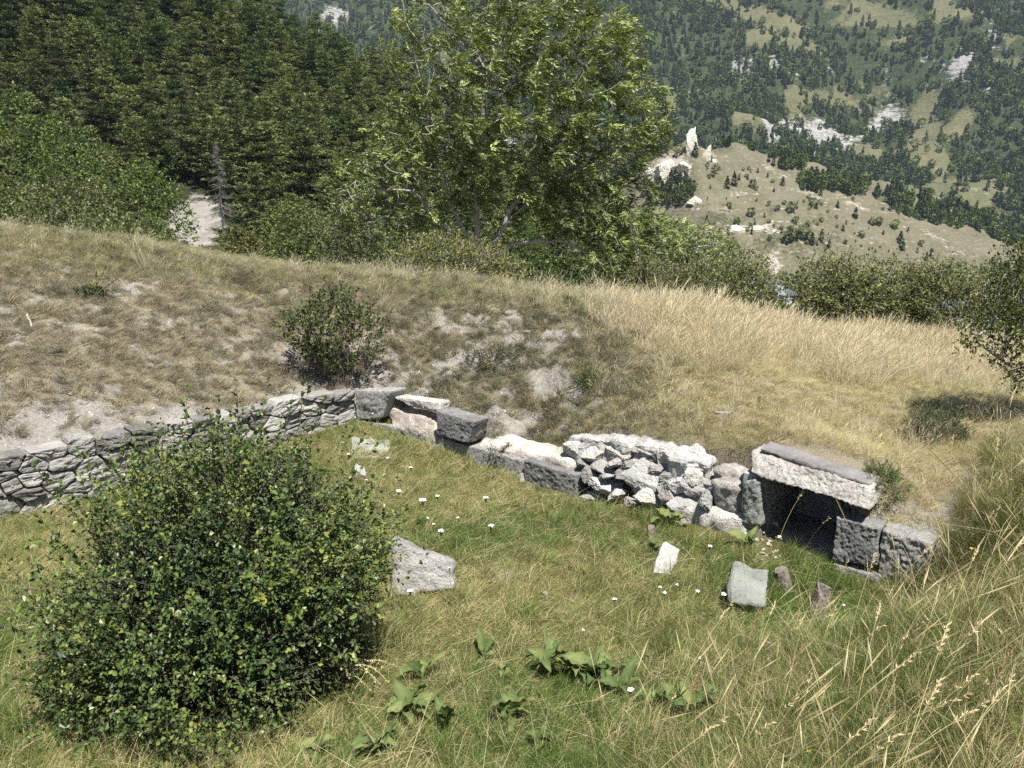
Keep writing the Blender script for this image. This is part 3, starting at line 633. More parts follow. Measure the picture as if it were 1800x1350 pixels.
# doorway: side walls, back wall, roof slabs and floor of a dark stone passage
zl = float(on_plane(1400, 862, NR, 0)[2]); un0, un1 = U_NICHE
def box_uv(name, u0, u1, s0, s1, z0, z1, mat, seed, n=(8, 8, 6), amp=.006):
    P = lambda u, s, z: O + u * TR + s * NR + z * ZUP
    c = np.array([[[P(u0, s0, z0), P(u0, s0, z1)], [P(u0, s1, z0), P(u0, s1, z1)]], [[P(u1, s0, z0), P(u1, s0, z1)], [P(u1, s1, z0), P(u1, s1, z1)]]])
    mb = MB(); hexa(mb, c, n, amp, 16, seed, .012, .006); return part(mb, name, mat, wr, True)
zm = zl * .45
for z0, z1 in ((-.12, zm - .004), (zm + .004, zl + .05)):
    box_uv('niche_block', un0 - .2, un0, -.0 if z0 > 0 else .02, -.55, z0, z1, M_DARKST, 31); box_uv('niche_block', un0 - .2, un0 + .005, -.56, -1.15, z0, z1, M_DARKST, 32)
    box_uv('niche_block', un0 - .2, (un0 + un1) / 2 + .1, -1.0, -1.25, z0, z1, M_DARKST, 33); box_uv('niche_block', (un0 + un1) / 2 + .108, un1 + .2, -1.0, -1.25, z0, z1, M_DARKST, 34)
    box_uv('niche_block', un1 + .01, un1 + .2, -.29, -1.0, z0, z1, M_DARKST, 35)
box_uv('roof_slab', un0 - .25, un1 + .25, -.30, -1.3, zl + .02, zl + .09, M_DARKST, 36)
box_uv('niche_floor', un0 - .1, un1 + .1, .04, -1.1, -.1, .03, M_EARTH, 37)
# rubble heart of the wall: (x, y, width, height in the photograph's pixels, offset, material)
RUBL = [(1008, 785, 36, 40, -.20, 0), (1035, 836, 28, 30, .0, 1), (1070, 835, 32, 11, -.02, 1), (1094, 832, 22, 12, -.02, 1), (1084, 796, 48, 26, -.20, 0), (1118, 788, 36, 20, -.26, 1), (1064, 854, 54, 28, -.02, 0), (1086, 866, 28, 22, .0, 0), (1048, 800, 34, 24, -.16, 0),
        (1132, 838, 64, 50, -.10, 0), (1142, 874, 44, 32, -.02, 0), (1176, 872, 36, 36, .0, 0), (1192, 852, 46, 34, -.04, 0), (1212, 812, 54, 40, -.24, 0), (1222, 834, 26, 28, -.08, 0), (1224, 862, 44, 34, -.05, 0), (1060, 822, 40, 14, -.08, 1), (1040, 874, 30, 14, .02, 1), (1105, 818, 30, 18, -.12, 1), (1165, 808, 60, 22, -.26, 1),
        (1150, 825, 46, 20, -.2, 1), (1184, 832, 40, 26, -.18, 1), (1028, 815, 30, 20, -.12, 1), (1110, 884, 30, 20, .02, 1), (1200, 884, 40, 22, .03, 0), (1072, 778, 40, 16, -.3, 0), (1035, 775, 40, 18, -.3, 0), (1245, 880, 26, 26, .0, 0), (1150, 792, 50, 16, -.32, 0), (1090, 808, 26, 12, -.14, 0), (1126, 860, 30, 18, -.06, 1), (1016, 862, 20, 26, -.03, 1), (1052, 888, 40, 14, .05, 0), (1190, 800, 40, 14, -.34, 0), (1240, 822, 24, 20, -.2, 1)]
az = math.atan2(TR[1], TR[0])
for i, (px, py, w, h, off, mt) in enumerate(RUBL):
    p = on_plane(px, py, NR, off - .05); sc = np.linalg.norm(p - CAMP) / FPX
    V, F = rock_verts((w * sc * 1.12, R.uniform(.22, .34), h * sc * 1.15), 200 + i, 4, 14, .13)
    V = V @ rotm(R.uniform(-.3, .3), R.uniform(-.25, .25), az + R.uniform(-.3, .3)).T + p; mb = MB(); mb.add(V, F); part(mb, 'rubble_stone', M_RUB if mt == 1 else M_LIME if i % 3 else M_PALE, wr)
qblock('mortar_core', [(1000, 775), (1245, 822), (1245, 900), (1000, 880)], .2, M_EARTH, off=-.34, seed=41, n=(44, 6, 18), amp=.05, freq=9, rnd=.05, low=.06)

for q, of, sd in [([(1000, 766), (1105, 779), (1105, 830), (1000, 818)], -.16, 45), ([(1085, 776), (1170, 790), (1168, 850), (1085, 835)], -.20, 46), ([(1150, 788), (1243, 812), (1243, 876), (1150, 858)], -.13, 47), ([(1196, 840), (1250, 852), (1250, 902), (1196, 890)], -.03, 48)]:
    qblock('mortar_mass', q, .26, M_PALE, off=of - .04, seed=sd, n=(24, 10, 12), amp=.06, freq=8, rnd=.03, low=.08, smooth_shade=False)

# ------------------------------------------------------------------ loose stones and stumps
def slab_stone(label, q, ys, thick, mat, seed, amp=.02, n=(20, 7, 20), low=.06, rnd=.03):
    """flat stone whose visible face has corners q (tl, tr, br, bl) at depths ys; leaning, thickness behind"""
    P = [at_y(a, b, y) for (a, b), y in zip(q, ys)]; tl, tr, br, bl = P; nn = unit(np.cross(tr - bl, tl - br)); nn = nn if nn[1] > 0 else -nn
    base = (bl + br) / 2; base = np.array([base[0], base[1], 0]) + 0; bk = nn * thick
    c = np.array([[[bl, tl], [bl + bk, tl + bk]], [[br, tr], [br + bk, tr + bk]]]) - base; mb = MB(); hexa(mb, c, n, amp, 18, seed, rnd, low)
    o = mb.obj('stone', mat, smooth_shade=True, loc=tuple(base)); return tag(o, label, 'stone')
slab_stone('big pale boulder with a flat sloping top beside the right edge of the dark bush', [(684, 942), (796, 986), (800, 1038), (690, 1050)], (6.3, 6.25, 6.12, 6.12), .22, M_PALE, 51, n=(26, 12, 22), low=.03, rnd=.05)
slab_stone('upright pale green-grey slab leaning in the grass below the doorway', [(1290, 990), (1358, 999), (1344, 1070), (1284, 1056)], (6.05, 6.0, 5.72, 5.75), .1, M_GREEN, 52)
slab_stone('small pale triangular stone tilted in the grass below the rubble', [(1166, 954), (1198, 963), (1182, 1010), (1142, 1006)], (6.75, 6.7, 6.4, 6.4), .09, M_PALE, 53, n=(8, 4, 8))
slab_stone('flat weathered grey slab lying in dry grass near the wall corner', [(621, 766), (683, 774), (691, 806), (612, 802)], (10.25, 10.2, 9.5, 9.55), .12, M_GREEN, 54)
slab_stone('rough grey stone half hidden by bush tips below the flat slab', [(622, 812), (644, 814), (646, 838), (622, 834)], (8.95, 8.95, 8.8, 8.8), .15, M_PALE, 55, n=(6, 4, 6))
def loose(label, px, py, y, size, mat, seed, sub=3, rot=(0, 0, 0), flat=.5, sink=.3):
    p = at_y(px, py, y) if y else None
    if p is None: p = at_z(px, py, 0.0)
    z = gz(p[0], p[1]); V, F = rock_verts(size, seed, sub, 12, .08, flat); V = V @ rotm(*rot).T; mb = MB(); mb.add(V, F)
    return tag(mb.obj('stone', mat, loc=(p[0], p[1], z + size[2] * (.5 - sink))), label, 'stone')
loose('thin flat grey stone lying in mown grass right of the big boulder', 882, 1008, 0, (.27, .16, .08), M_PALE, 61, rot=(0, -.12, .5))
loose('little pale stone alone in the middle of the grassy pit', 957, 1040, 0, (.12, .09, .07), M_PALE, 62)
loose('small whitish stone in tall grass below the leaning slab', 1386, 1124, 0, (.12, .1, .07), M_PALE, 63)
loose('angular grey stone sitting on the pale earth ledge above the blocks', 924, 768, 9.0, (.2, .16, .17), M_PALE, 64, flat=.8)
loose('small white stone beside the juniper sprig on the ledge', 884, 762, 9.3, (.13, .1, .08), M_LIME, 65)
loose('whitish stone poking from the bare hole beside the juniper mat', 930, 583, 11.9, (.17, .13, .1), M_LIME, 66)
loose('flat pale stone lying in the dry meadow above the rubble', 1270, 750, 8.6, (.22, .16, .05), M_PALE, 67)
for i in range(26):   # broken mortar at the doorway's foot
    px, py = R.uniform(1326, 1376), R.uniform(948, 990); p = at_z(px, py, .03); s = R.uniform(.025, .06)
    V, F = rock_verts((s, s, s * .7), 300 + i, 1, 10, .05); mb = MB(); mb.add(V, F)
    tag(mb.obj('mortar_lump', M_LIME, loc=(p[0], p[1], gz(p[0], p[1]) + s * .2)), 'small lump of broken white mortar heaped at the doorway foot', 'mortar lump', 'white mortar lumps at the foot of the doorway')
def stump(label, px, py, h, r, lean):
    p = at_z(px, py, 0.0); z = gz(p[0], p[1]); t = np.linspace(0, 1, 7); pts = np.stack([lean[0] * t * h, lean[1] * t * h, -.08 + t * (h + .08)], -1); mb = MB(); sides = 12
    path_tube(mb, pts, r * (1.15 - .35 * t), sides); 
    for V in mb.v:
        a = np.arctan2(V[:, 1], V[:, 0]); V += (unit(V * [1, 1, 0]) * (np.sin(a * 3 + 1) * .07 + np.sin(a * 9) * .06 + fbm(V * [30, 30, 5], 2, 5) * .16)[:, None] * r).astype(np.float32); V[:, 2] += ((V[:, 2] > h * .8) * fbm(np.stack([a * 2, a * 0, a * 0 + px], -1), 2, 9) * h * .35).astype(np.float32)
    return tag(mb.obj('wooden_stump', M_WOOD, loc=(p[0], p[1], z)), label, 'stump')
stump('taller splintered wooden stump standing before the lower right block', 1434, 1056, .27, .075, (.22, 0))
stump('short leaning wooden stump between the pale slab and the taller stump', 1386, 1026, .18, .07, (-.35, .2))
stump('small wooden stake end sticking up under broad green leaves by the ledge', 1143, 945, .12, .045, (.05, 0))
# ------------------------------------------------------------------ grass and other ground cover
LIB = bpy.data.collections.new('grass_sources')          # holds the tuft meshes the ground cover is instanced from
def blade_tuft(n, r, h, hj, w, lean, curl, rng, flat=0.0, wind=(0.0, 0.0), head=0.0):
    """n bent blades in a tuft; returns a mesh with per-blade value t"""
    a = rng.uniform(0, 2 * np.pi, n); rr = r * np.sqrt(rng.uniform(0, 1, n)); base = np.stack([rr * np.cos(a), rr * np.sin(a), np.zeros(n)], -1)
    H = h * rng.uniform(1 - hj, 1, n); d = rng.uniform(0, 2 * np.pi, n) * .6 + a * .4
    ln = lean * rng.uniform(.2, 1.3, n); dirx = np.stack([np.cos(d), np.sin(d)], -1); dx = dirx * ln[:, None] + np.array(wind)
    side = np.stack([-np.sin(d + 1.3), np.cos(d + 1.3), np.zeros(n)], -1); wd = w * rng.uniform(.6, 1.2, n)[:, None]
    def pt(f, k): return base + np.concatenate([dx * (H * (f + k * curl * f * f))[:, None], (H * f * (1 - .35 * curl * f * ln) * (1 - flat))[:, None]], -1)
    p1, p2, p3 = pt(.4, .6), pt(.75, .9), pt(1.0, 1.5)
    v = np.stack([base - side * wd * .5, base + side * wd * .5, p1 - side * wd * .45, p1 + side * wd * .45, p2 - side * wd * .3, p2 + side * wd * .3, p3], 1)
    k = np.arange(n)[:, None] * 7; t = rng.uniform(0, 1, n); mb = MB()
    mb.add(v.reshape(-1, 3), np.concatenate([k + np.array([[0, 1, 3, 2]]), k + np.array([[2, 3, 5, 4]])]), np.repeat(t, 7))
    mb.f.append(k + np.array([[4, 5, 6]])); mb.m.append(np.zeros(n, np.int32))
    if head:
        q = rng.choice(n, max(1, int(n * .5)), replace=False); A = p2[q]; B = p3[q] + (p3[q] - p2[q]) * .35
        for s in (0.0, 1.57):
            dd = unit(B - A); sd = unit(np.cross(dd, np.array([math.cos(s), math.sin(s), .2]))); m = A * .4 + B * .6
            vv = np.stack([A, m + sd * head, B, m - sd * head], 1); kk = np.arange(len(q))[:, None] * 4
            mb.add(vv.reshape(-1, 3), kk + np.array([[0, 1, 2, 3]]), np.repeat(t[q] * .3, 4))
    return mb
M_GRASS = grass_mat('grass_blades')
M_STRAW = grass_mat('straw_blades', (.58, .50, .32), (.80, .73, .54), .35)
def variants(key, specs, mat):
    c = bpy.data.collections.new('src_' + key); out = []
    for i, mb in enumerate(specs):
        me = mb.mesh('%s_%02d' % (key, i), mat); o = bpy.data.objects.new('%s_%02d' % (key, i), me); c.objects.link(o)
    return c, len(specs)
g4 = np.random.default_rng(44)
V_SHORT = variants('short', [blade_tuft(34, .075, .10, .6, .0055, .7, .8, g4) for _ in range(4)], M_GRASS)
V_LAWN = variants('lawn', [blade_tuft(46, .085, .10, .7, .0050, .9, 1.1, g4) for _ in range(4)] + [blade_tuft(26, .10, .13, .4, .004, 1.6, .6, g4, flat=.55)], M_GRASS)
V_LONG = variants('long', [blade_tuft(30, .07, .30, .6, .0055, .45, .9, g4, wind=(.12, .0)) for _ in range(4)], M_GRASS)
V_GOLD = variants('gold', [blade_tuft(40, .11, .52, .55, .0042, .34, .7, g4, wind=(.17, .02), head=.0035) for _ in range(4)], M_STRAW)
V_CUSH = variants('cushion', [blade_tuft(90, .065, .12, .55, .0045, 1.0, .9, g4) for _ in range(4)], M_GRASS)
V_STEM = variants('stem', [blade_tuft(4, .05, .60, .5, .0026, .35, .6, g4, wind=(.30, .0), head=.0035) for _ in range(5)], M_GRASS)
V_LIT = variants('litter', [blade_tuft(16, .14, .16, .5, .0055, 1.6, .5, g4, flat=.82) for _ in range(3)], M_GRASS)
def group_for(key, coll):
    ng = bpy.data.node_groups.new('scatter_' + key, 'GeometryNodeTree')
    ng.interface.new_socket('Geometry', in_out='INPUT', socket_type='NodeSocketGeometry'); ng.interface.new_socket('Geometry', in_out='OUTPUT', socket_type='NodeSocketGeometry')
    a = ng.nodes.new('NodeGroupInput'); z = ng.nodes.new('NodeGroupOutput'); ip = ng.nodes.new('GeometryNodeInstanceOnPoints')
    ci = ng.nodes.new('GeometryNodeCollectionInfo'); ci.inputs['Collection'].default_value = coll; ci.inputs['Separate Children'].default_value = True; ci.inputs['Reset Children'].default_value = True
    def na(nm, ty):
        n = ng.nodes.new('GeometryNodeInputNamedAttribute'); n.data_type = ty; n.inputs['Name'].default_value = nm; return n.outputs['Attribute']
    er = ng.nodes.new('FunctionNodeEulerToRotation'); L = ng.links.new
    L(a.outputs[0], ip.inputs['Points']); L(ci.outputs[0], ip.inputs['Instance']); ip.inputs['Pick Instance'].default_value = True
    L(na('idx', 'INT'), ip.inputs['Instance Index']); L(na('rot', 'FLOAT_VECTOR'), er.inputs[0]); L(er.outputs[0], ip.inputs['Rotation']); L(na('scl', 'FLOAT_VECTOR'), ip.inputs['Scale'])
    L(ip.outputs[0], z.inputs[0]); return ng
def scatter(name, label, cat, var, P, rot, scl, colr=None, dry=None):
    coll, nv = var; n = len(P); me = bpy.data.meshes.new(name); me.vertices.add(n); me.vertices.foreach_set('co', np.asarray(P, np.float32).ravel())
    def put(nm, ty, fld, arr): me.attributes.new(nm, ty, 'POINT').data.foreach_set(fld, np.ascontiguousarray(arr).ravel())
    put('idx', 'INT', 'value', R.integers(0, nv, n).astype(np.int32)); put('rot', 'FLOAT_VECTOR', 'vector', np.asarray(rot, np.float32)); put('scl', 'FLOAT_VECTOR', 'vector', np.asarray(scl, np.float32))
    if colr is not None: put('col', 'FLOAT_COLOR', 'color', np.concatenate([colr, np.ones((n, 1))], 1).astype(np.float32))
    if dry is not None: put('dry', 'FLOAT', 'value', np.asarray(dry, np.float32))
    o = link(name, me); md = o.modifiers.new('scatter', 'NODES'); md.node_group = group_for(name, coll)
    return tag(o, label, cat, kind='stuff')
def fill(x0, x1, y0, y1, dens):
    n = int((x1 - x0) * (y1 - y0) * dens); return R.uniform(x0, x1, n), R.uniform(y0, y1, n)
def in_view(x, y, z, m=60, top=0.5):
    px, py = to_px(np.stack([x, y, z + top], -1)); px2, py2 = to_px(np.stack([x, y, z], -1)); return (px > -m) & (px < 1800 + m) & (py2 > -m) & (py < 1350 + m) & (y > .5)
def grid_mask(A, x, y):
    i = np.clip(np.searchsorted(gy, y), 0, len(gy) - 1); j = np.clip(np.searchsorted(gx, x), 0, len(gx) - 1); return A[i, j]
def lerp3(a, b, t): return np.asarray(a)[None] * (1 - t[:, None]) + np.asarray(b)[None] * t[:, None]
def geo(x, y):
    s1, s2, u = wall_s(x, y); z = ground_h(x, y); return np.minimum(s1, s2), u, z
def put_grass(name, label, var, x, y, z, s, sj, colr, dry, tilt=.15, sink=.01, cat='grass'):
    n = len(x); sc = s * R.uniform(1 - sj, 1 + sj, n); rot = np.stack([R.normal(0, tilt, n), R.normal(0, tilt, n), R.uniform(0, 6.28, n)], -1)
    return scatter(name, label, cat, var, np.stack([x, y, z - sink], -1), rot, np.stack([sc, sc, sc * R.uniform(.75, 1.25, n)], -1), colr, dry)
def put_wind(name, label, var, x, y, z, s, sj, colr, dry, rz=.5, sink=.01):
    n = len(x); sc = s * R.uniform(1 - sj, 1 + sj, n); rot = np.stack([R.normal(0, .08, n), R.normal(0, .08, n), R.normal(0, rz, n)], -1)
    return scatter(name, label, 'grass', var, np.stack([x, y, z - sink], -1), rot, np.stack([sc, sc, sc * R.uniform(.75, 1.25, n)], -1), colr, dry)
BUSH_C = np.array([-2.02, 5.0])
# --- the pit's lawn
x, y = fill(-7.5, 5, 2.4, 11.6, 620); s, u, z = geo(x, y)
k = (s > .03) & (u < U_END + .4) & in_view(x, y, z) & (((x - BUSH_C[0]) / 1.0) ** 2 + ((y - BUSH_C[1]) / .8) ** 2 > 1) & (R.uniform(size=len(x)) < .45 + .55 * smooth(10, 5, y))
px_, py_ = to_px(np.stack([x, y, z], -1)); k &= ~((px_ > 1325) & (px_ < 1378) & (py_ > 945) & (py_ < 992)); k &= ~((s < .10) & (py_ > 880) & (px_ > 1010) & (px_ < 1320)) & ~((s < .34) & (px_ > 1185) & (px_ < 1320) & (py_ < 960))
x, y, z, s, px_, py_ = (a[k] for a in (x, y, z, s, px_, py_))
nn = np.clip(.5 + n2(x, y, .8, 3, 101) * .9 + n2(x, y, 3, 3, 103) * .5, 0, 1)
green = np.clip(nn + .35 * np.exp(-((px_ - 1000) / 160) ** 2 - ((py_ - 920) / 70) ** 2) + .35 * np.exp(-((px_ - 1450) / 200) ** 2 - ((py_ - 1090) / 70) ** 2) + .2 * np.exp(-((px_ - 1000) / 250) ** 2 - ((py_ - 1180) / 60) ** 2)
               - .5 * np.exp(-((px_ - 60) / 170) ** 2 - ((py_ - 960) / 60) ** 2) - .25 * np.exp(-((px_ - 700) / 100) ** 2 - ((py_ - 850) / 60) ** 2) - .3 * np.exp(-((px_ - 900) / 200) ** 2 - ((py_ - 1050) / 40) ** 2), 0, 1)
colr = lerp3((.225, .235, .07), (.10, .162, .034), green) * R.uniform(.75, 1.2, len(x))[:, None]
dry = np.clip(.40 - .36 * green + R.normal(0, .1, len(x)), .04, .95)
put_grass('lawn_grass', 'short mixed green and straw grass covering the pit floor', V_LAWN, x, y, z, np.clip(.72 + .45 * n2(x, y, 1.6, 3, 105) + .3 * n2(x, y, 5, 2, 106), .3, 1.3), .35, colr, dry)
LAWN = (x, y, z, green, px_, py_)
# --- longer blades in the pit, denser along the wall foot and right side
w = .26 + .5 * (s < .35) * (px_ > 1000) + .35 * smooth(1000, 1300, px_) + .15 * n2(x, y, .9, 2, 107) + .2 * smooth(1150, 1300, py_)
k = R.uniform(size=len(x)) < np.clip(w, 0, 1) * .55
put_grass('long_grass', 'longer green grass along the wall foot and in the pit hollows', V_LONG, x[k], y[k], z[k], .62, .35, colr[k] * [.9, 1.08, .9], dry[k] * .8, .25)
k = R.uniform(size=len(LAWN[0])) < .035
put_grass('pit_straw', 'dead straw stems lying across the pit grass', V_LIT, LAWN[0][k], LAWN[1][k], LAWN[2][k] + .03, 1.1, .4, np.tile([[.6, .52, .32]], (k.sum(), 1)), np.full(k.sum(), .75), .25, 0)
ring = []
for o in list(bpy.data.objects):
    if o.get('category') in ('stone', 'stump') and o.location.y < 10.8 and wall_s(o.location.x, o.location.y)[1] > .1:
        sz = max(o.dimensions.x, .12); m = int(14 + 40 * sz); a = R.uniform(0, 6.28, m); ring.append(np.stack([o.location.x + np.cos(a) * (sz * .52 + .02), o.location.y + .5 * o.dimensions.y * (o.dimensions.y < .4) * 0 + np.sin(a) * .10 - .03], -1))
ring = np.concatenate(ring); zz_ = ground_h(ring[:, 0], ring[:, 1]); m = len(ring)
put_grass('stone_grass', 'grass grown up round the loose stones and stumps', V_LONG, ring[:, 0], ring[:, 1], zz_, .45, .4, lerp3((.20, .21, .065), (.11, .165, .036), R.uniform(0, 1, m)), np.full(m, .3), .35)
# --- near right bank
x, y = fill(.3, 6.0, 1.6, 7.6, 520); s, u, z = geo(x, y); hgt = z
k = in_view(x, y, z) & ((z > .12) & ((u > U_END - .2) | (s > .3))) & (x > .5 + .25 * (4.2 - y)); x, y, z = x[k], y[k], z[k]
nn = np.clip(.55 + n2(x, y, 1.0, 3, 111) * .8 + n2(x, y, 4, 2, 113) * .4, 0, 1)
colr = lerp3((.21, .225, .07), (.105, .17, .037), nn) * R.uniform(.75, 1.2, len(x))[:, None]; dry = np.clip(.32 - .25 * nn + R.normal(0, .1, len(x)), .05, .9)
BK = (x, y, z)
k = R.uniform(size=len(x)) < .55
put_grass('bank_grass', 'rough mixed grass over the near bank at the lower right', V_LONG, x[k], y[k], z[k], .55, .4, colr[k], dry[k], .3); k = ~k
put_grass('bank_turf', 'short turf between the taller blades of the near bank', V_LAWN, x[k], y[k], z[k], .95, .3, colr[k], dry[k] + .1)
sx2 = R.uniform(size=len(BK[0])) < .05
put_wind('bank_stalks', 'thin straw stems with seed heads standing all over the near bank', V_STEM, BK[0][sx2], BK[1][sx2], BK[2][sx2], .9, .35, np.tile([[.45, .40, .2]], (sx2.sum(), 1)), np.full(sx2.sum(), .7), .9)
# --- meadow behind the block wall
x, y = fill(-1, 13, 5.5, 18, 420); s, u, z = geo(x, y); ed = x - (y - 9) * .25
pxx, pyy = to_px(np.stack([x, y, z], -1))
k = (s < -.24) & (smooth(-.3, 1.9, ed + n2(x, y, .6, 3, 121) * 1.2) > R.uniform(size=len(x))) & in_view(x, y, z) & (R.uniform(size=len(x)) < .35 + .65 * smooth(14, 7, y)) & ~((pxx > 1300) & (pxx < 1535) & (pyy > 780) & (s > -.55) & (u > U_NICHE[0] - .2) & (u < U_NICHE[1] + .3))
x, y, z = x[k], y[k], z[k]; nn = np.clip(.50 + n2(x, y, .45, 3, 123) * .9 + n2(x, y, 2.2, 3, 125) * .4 + .25 * smooth(5.2, 6.5, x), 0, 1)
colr = lerp3((.48, .425, .24), (.27, .28, .095), nn) * R.uniform(.8, 1.15, len(x))[:, None]; dry = np.clip(.66 - .42 * nn + R.normal(0, .1, len(x)), .1, .95)
put_grass('meadow_grass', 'short parched straw-coloured grass of the meadow behind the block wall', V_LAWN, x, y, z, .72, .4, colr, dry)
k = R.uniform(size=len(x)) < .018 + .07 * smooth(10, 12.5, y) + .04 * smooth(5, 6.5, x)
put_wind('meadow_stalks', 'thin straw stalks scattered over the meadow', V_GOLD, x[k], y[k], z[k], .5, .35, colr[k], np.full(k.sum(), .9), 1.2)
# --- tall golden grass on the meadow's far edge
x, y = fill(0, 12.5, 10, 18.5, 190); s, u, z = geo(x, y); px_, py_ = to_px(np.stack([x, y, z], -1))
wg = smooth(655, 575, py_ + 60 * n2(x, y, .9, 3, 131) - .06 * (px_ - 1100)) * smooth(1020, 1180, px_ + 60 * n2(x, y, 1.2, 2, 132)) * (.55 + .6 * np.clip(.5 + n2(x, y, 2.2, 2, 134), 0, 1)); wg = np.maximum(wg, smooth(0, 1, 1 - np.abs((px_ - 1245) / 75)) * smooth(690, 640, py_) * (px_ > 1080))
k = (R.uniform(size=len(x)) < wg) & in_view(x, y, z); x, y, z = x[k], y[k], z[k]
nn = R.uniform(0, 1, len(x)); colr = lerp3((.66, .57, .36), (.36, .36, .14), nn ** 1.5); dry = np.clip(.72 + R.normal(0, .15, len(x)), .2, 1)
put_wind('golden_grass', 'tall pale golden grass along the far edge of the meadow, leaning in the wind', V_GOLD, x, y, z, np.clip(.72 + .5 * n2(x, y, 1.3, 3, 133), .35, 1.2), .35, colr, dry, .9)
# --- crest fringe over the mound
x, y = fill(-13, 3.2, 12, 19, 170); s, u, z = geo(x, y); px_, py_ = to_px(np.stack([x, y, z], -1)); crest = np.interp(px_, [0, 250, 500, 700, 900, 1080], [402, 427, 467, 477, 497, 532])
fr = smooth(60 + 40 * smooth(650, 200, px_), 22 + 14 * smooth(650, 200, px_), py_ - crest + 16 * n2(x, y, .8, 2, 141)); k = (R.uniform(size=len(x)) < fr) & in_view(x, y, z); x, y, z, px_ = x[k], y[k], z[k], px_[k]
nn = np.clip(.5 + n2(x, y, .7, 3, 143), 0, 1); colr = lerp3((.27, .29, .10), (.17, .225, .055), nn) * R.uniform(.8, 1.15, len(x))[:, None]; dry = np.clip(.22 + .25 * smooth(600, 1000, px_) + R.normal(0, .12, len(x)), .05, .9)
put_grass('crest_grass', 'fresher yellow-green grass fringing the crest of the mound', V_LONG, x, y, z, .5, .45, colr, dry, .3)
k = R.uniform(size=len(x)) < .012 + .10 * (n2(x, y, 1.0, 2, 145) > .12) * smooth(480, 600, px_)
put_wind('crest_stalks', 'bleached seed stalks bending along the crest of the mound', V_GOLD, x[k], y[k], z[k], .6, .4, colr[k], np.full(k.sum(), .85), .5)
# --- the mound: cushions of fescue, dead litter, thin turf
x, y = fill(-13, 4, 7, 17, 270); s, u, z = geo(x, y); ba = grid_mask(BARE, x, y); ed = x - (y - 9) * .25
cl = n2(x, y, 3.2, 3, 151)
k = (s < -.22) & in_view(x, y, z) & (R.uniform(size=len(x)) < np.clip(1.05 - .95 * ba + .9 * cl, 0.02, 1)) & (R.uniform(size=len(x)) < .78 * (1 - smooth(1.2, 2.4, ed)))
x, y, z, ba = x[k], y[k], z[k], ba[k]; px_, py_ = to_px(np.stack([x, y, z], -1))
gr = np.clip(.35 + n2(x, y, .7, 3, 153) * .8 + .6 * smooth(600, 800, px_), 0, 1)
colr = lerp3((.27, .24, .185), (.165, .17, .11), gr) * R.uniform(.55, 1.25, len(x))[:, None]; dry = np.clip(.22 - .15 * gr + R.normal(0, .15, len(x)), .05, .9)
put_grass('fescue_cushions', 'tufted dry brown and olive cushions of grass on the bare mound', V_CUSH, x, y, z, .85, .5, colr, dry, .3, .012)
x, y = fill(-13, 4, 7, 17, 190); s, u, z = geo(x, y); ba = grid_mask(BARE, x, y); ed = x - (y - 9) * .25
k = (s < -.25) & in_view(x, y, z) & (R.uniform(size=len(x)) < np.clip(1.0 - .75 * ba, .12, 1)) & (ed < 2.0); x, y, z = x[k], y[k], z[k]; nn = R.uniform(0, 1, len(x))
colr = lerp3((.29, .245, .18), (.42, .37, .28), nn); put_grass('dead_litter', 'flattened dead grass stems strewn over the bare mound', V_LIT, x, y, z, .8, .4, colr, np.full(len(x), .35), .2, 0)
x, y = fill(-1.5, 3.2, 7.5, 16, 200); s, u, z = geo(x, y); ba = grid_mask(BARE, x, y)
k = (s < -.25) & in_view(x, y, z) & (R.uniform(size=len(x)) < np.clip(.9 - 1.2 * ba, 0, 1)); x, y, z = x[k], y[k], z[k]; gr = np.clip(.5 + n2(x, y, 1.1, 3, 155), 0, 1)
colr = lerp3((.25, .22, .14), (.165, .17, .085), gr) * R.uniform(.75, 1.2, len(x))[:, None]; put_grass('mound_turf', 'thin olive turf over the right shoulder of the mound', V_SHORT, x, y, z, .8, .4, colr, np.clip(.4 - .2 * gr, 0, 1), .25)
x, y = fill(-12, 3, 7.5, 15, 7); s, u, z = geo(x, y); k = (s < -.4) & in_view(x, y, z) & (x - (y - 9) * .25 < 1.6); x, y, z = x[k], y[k], z[k]; nn = np.clip(.3 + .5 * smooth(-5, 0, x) + R.normal(0, .25, len(x)), 0, 1)
put_grass('tussocks', 'bigger grey-green tussocks scattered over the mound', V_CUSH, x, y, z, 1.5, .35, lerp3((.22, .19, .12), (.11, .125, .065), nn) * R.uniform(.6, 1.1, len(x))[:, None], np.full(len(x), .15), .25, .012)
# pebbles on bare soil
peb = []
for i in range(4):
    V, F = rock_verts((.03, .026, .02), 500 + i, 1, 10, .05); mb = MB(); mb.add(V, F); peb.append(mb)
V_PEB = variants('pebble', peb, M_EARTH)
x, y = fill(-11, 4.5, 5, 14, 120); s, u, z = geo(x, y); ba = grid_mask(BARE, x, y); k = (ba > .45) & in_view(x, y, z) & (s < -.15); x, y, z = x[k], y[k], z[k]; n = len(x); sc = R.uniform(.4, 1.3, n) * np.where(R.uniform(size=n) < .05, 2.2, 1)
scatter('pebbles', 'small pale pebbles lying on the bare soil of the mound', 'pebbles', V_PEB, np.stack([x, y, z], -1), R.uniform(0, 6, (n, 3)), np.stack([sc] * 3, -1))

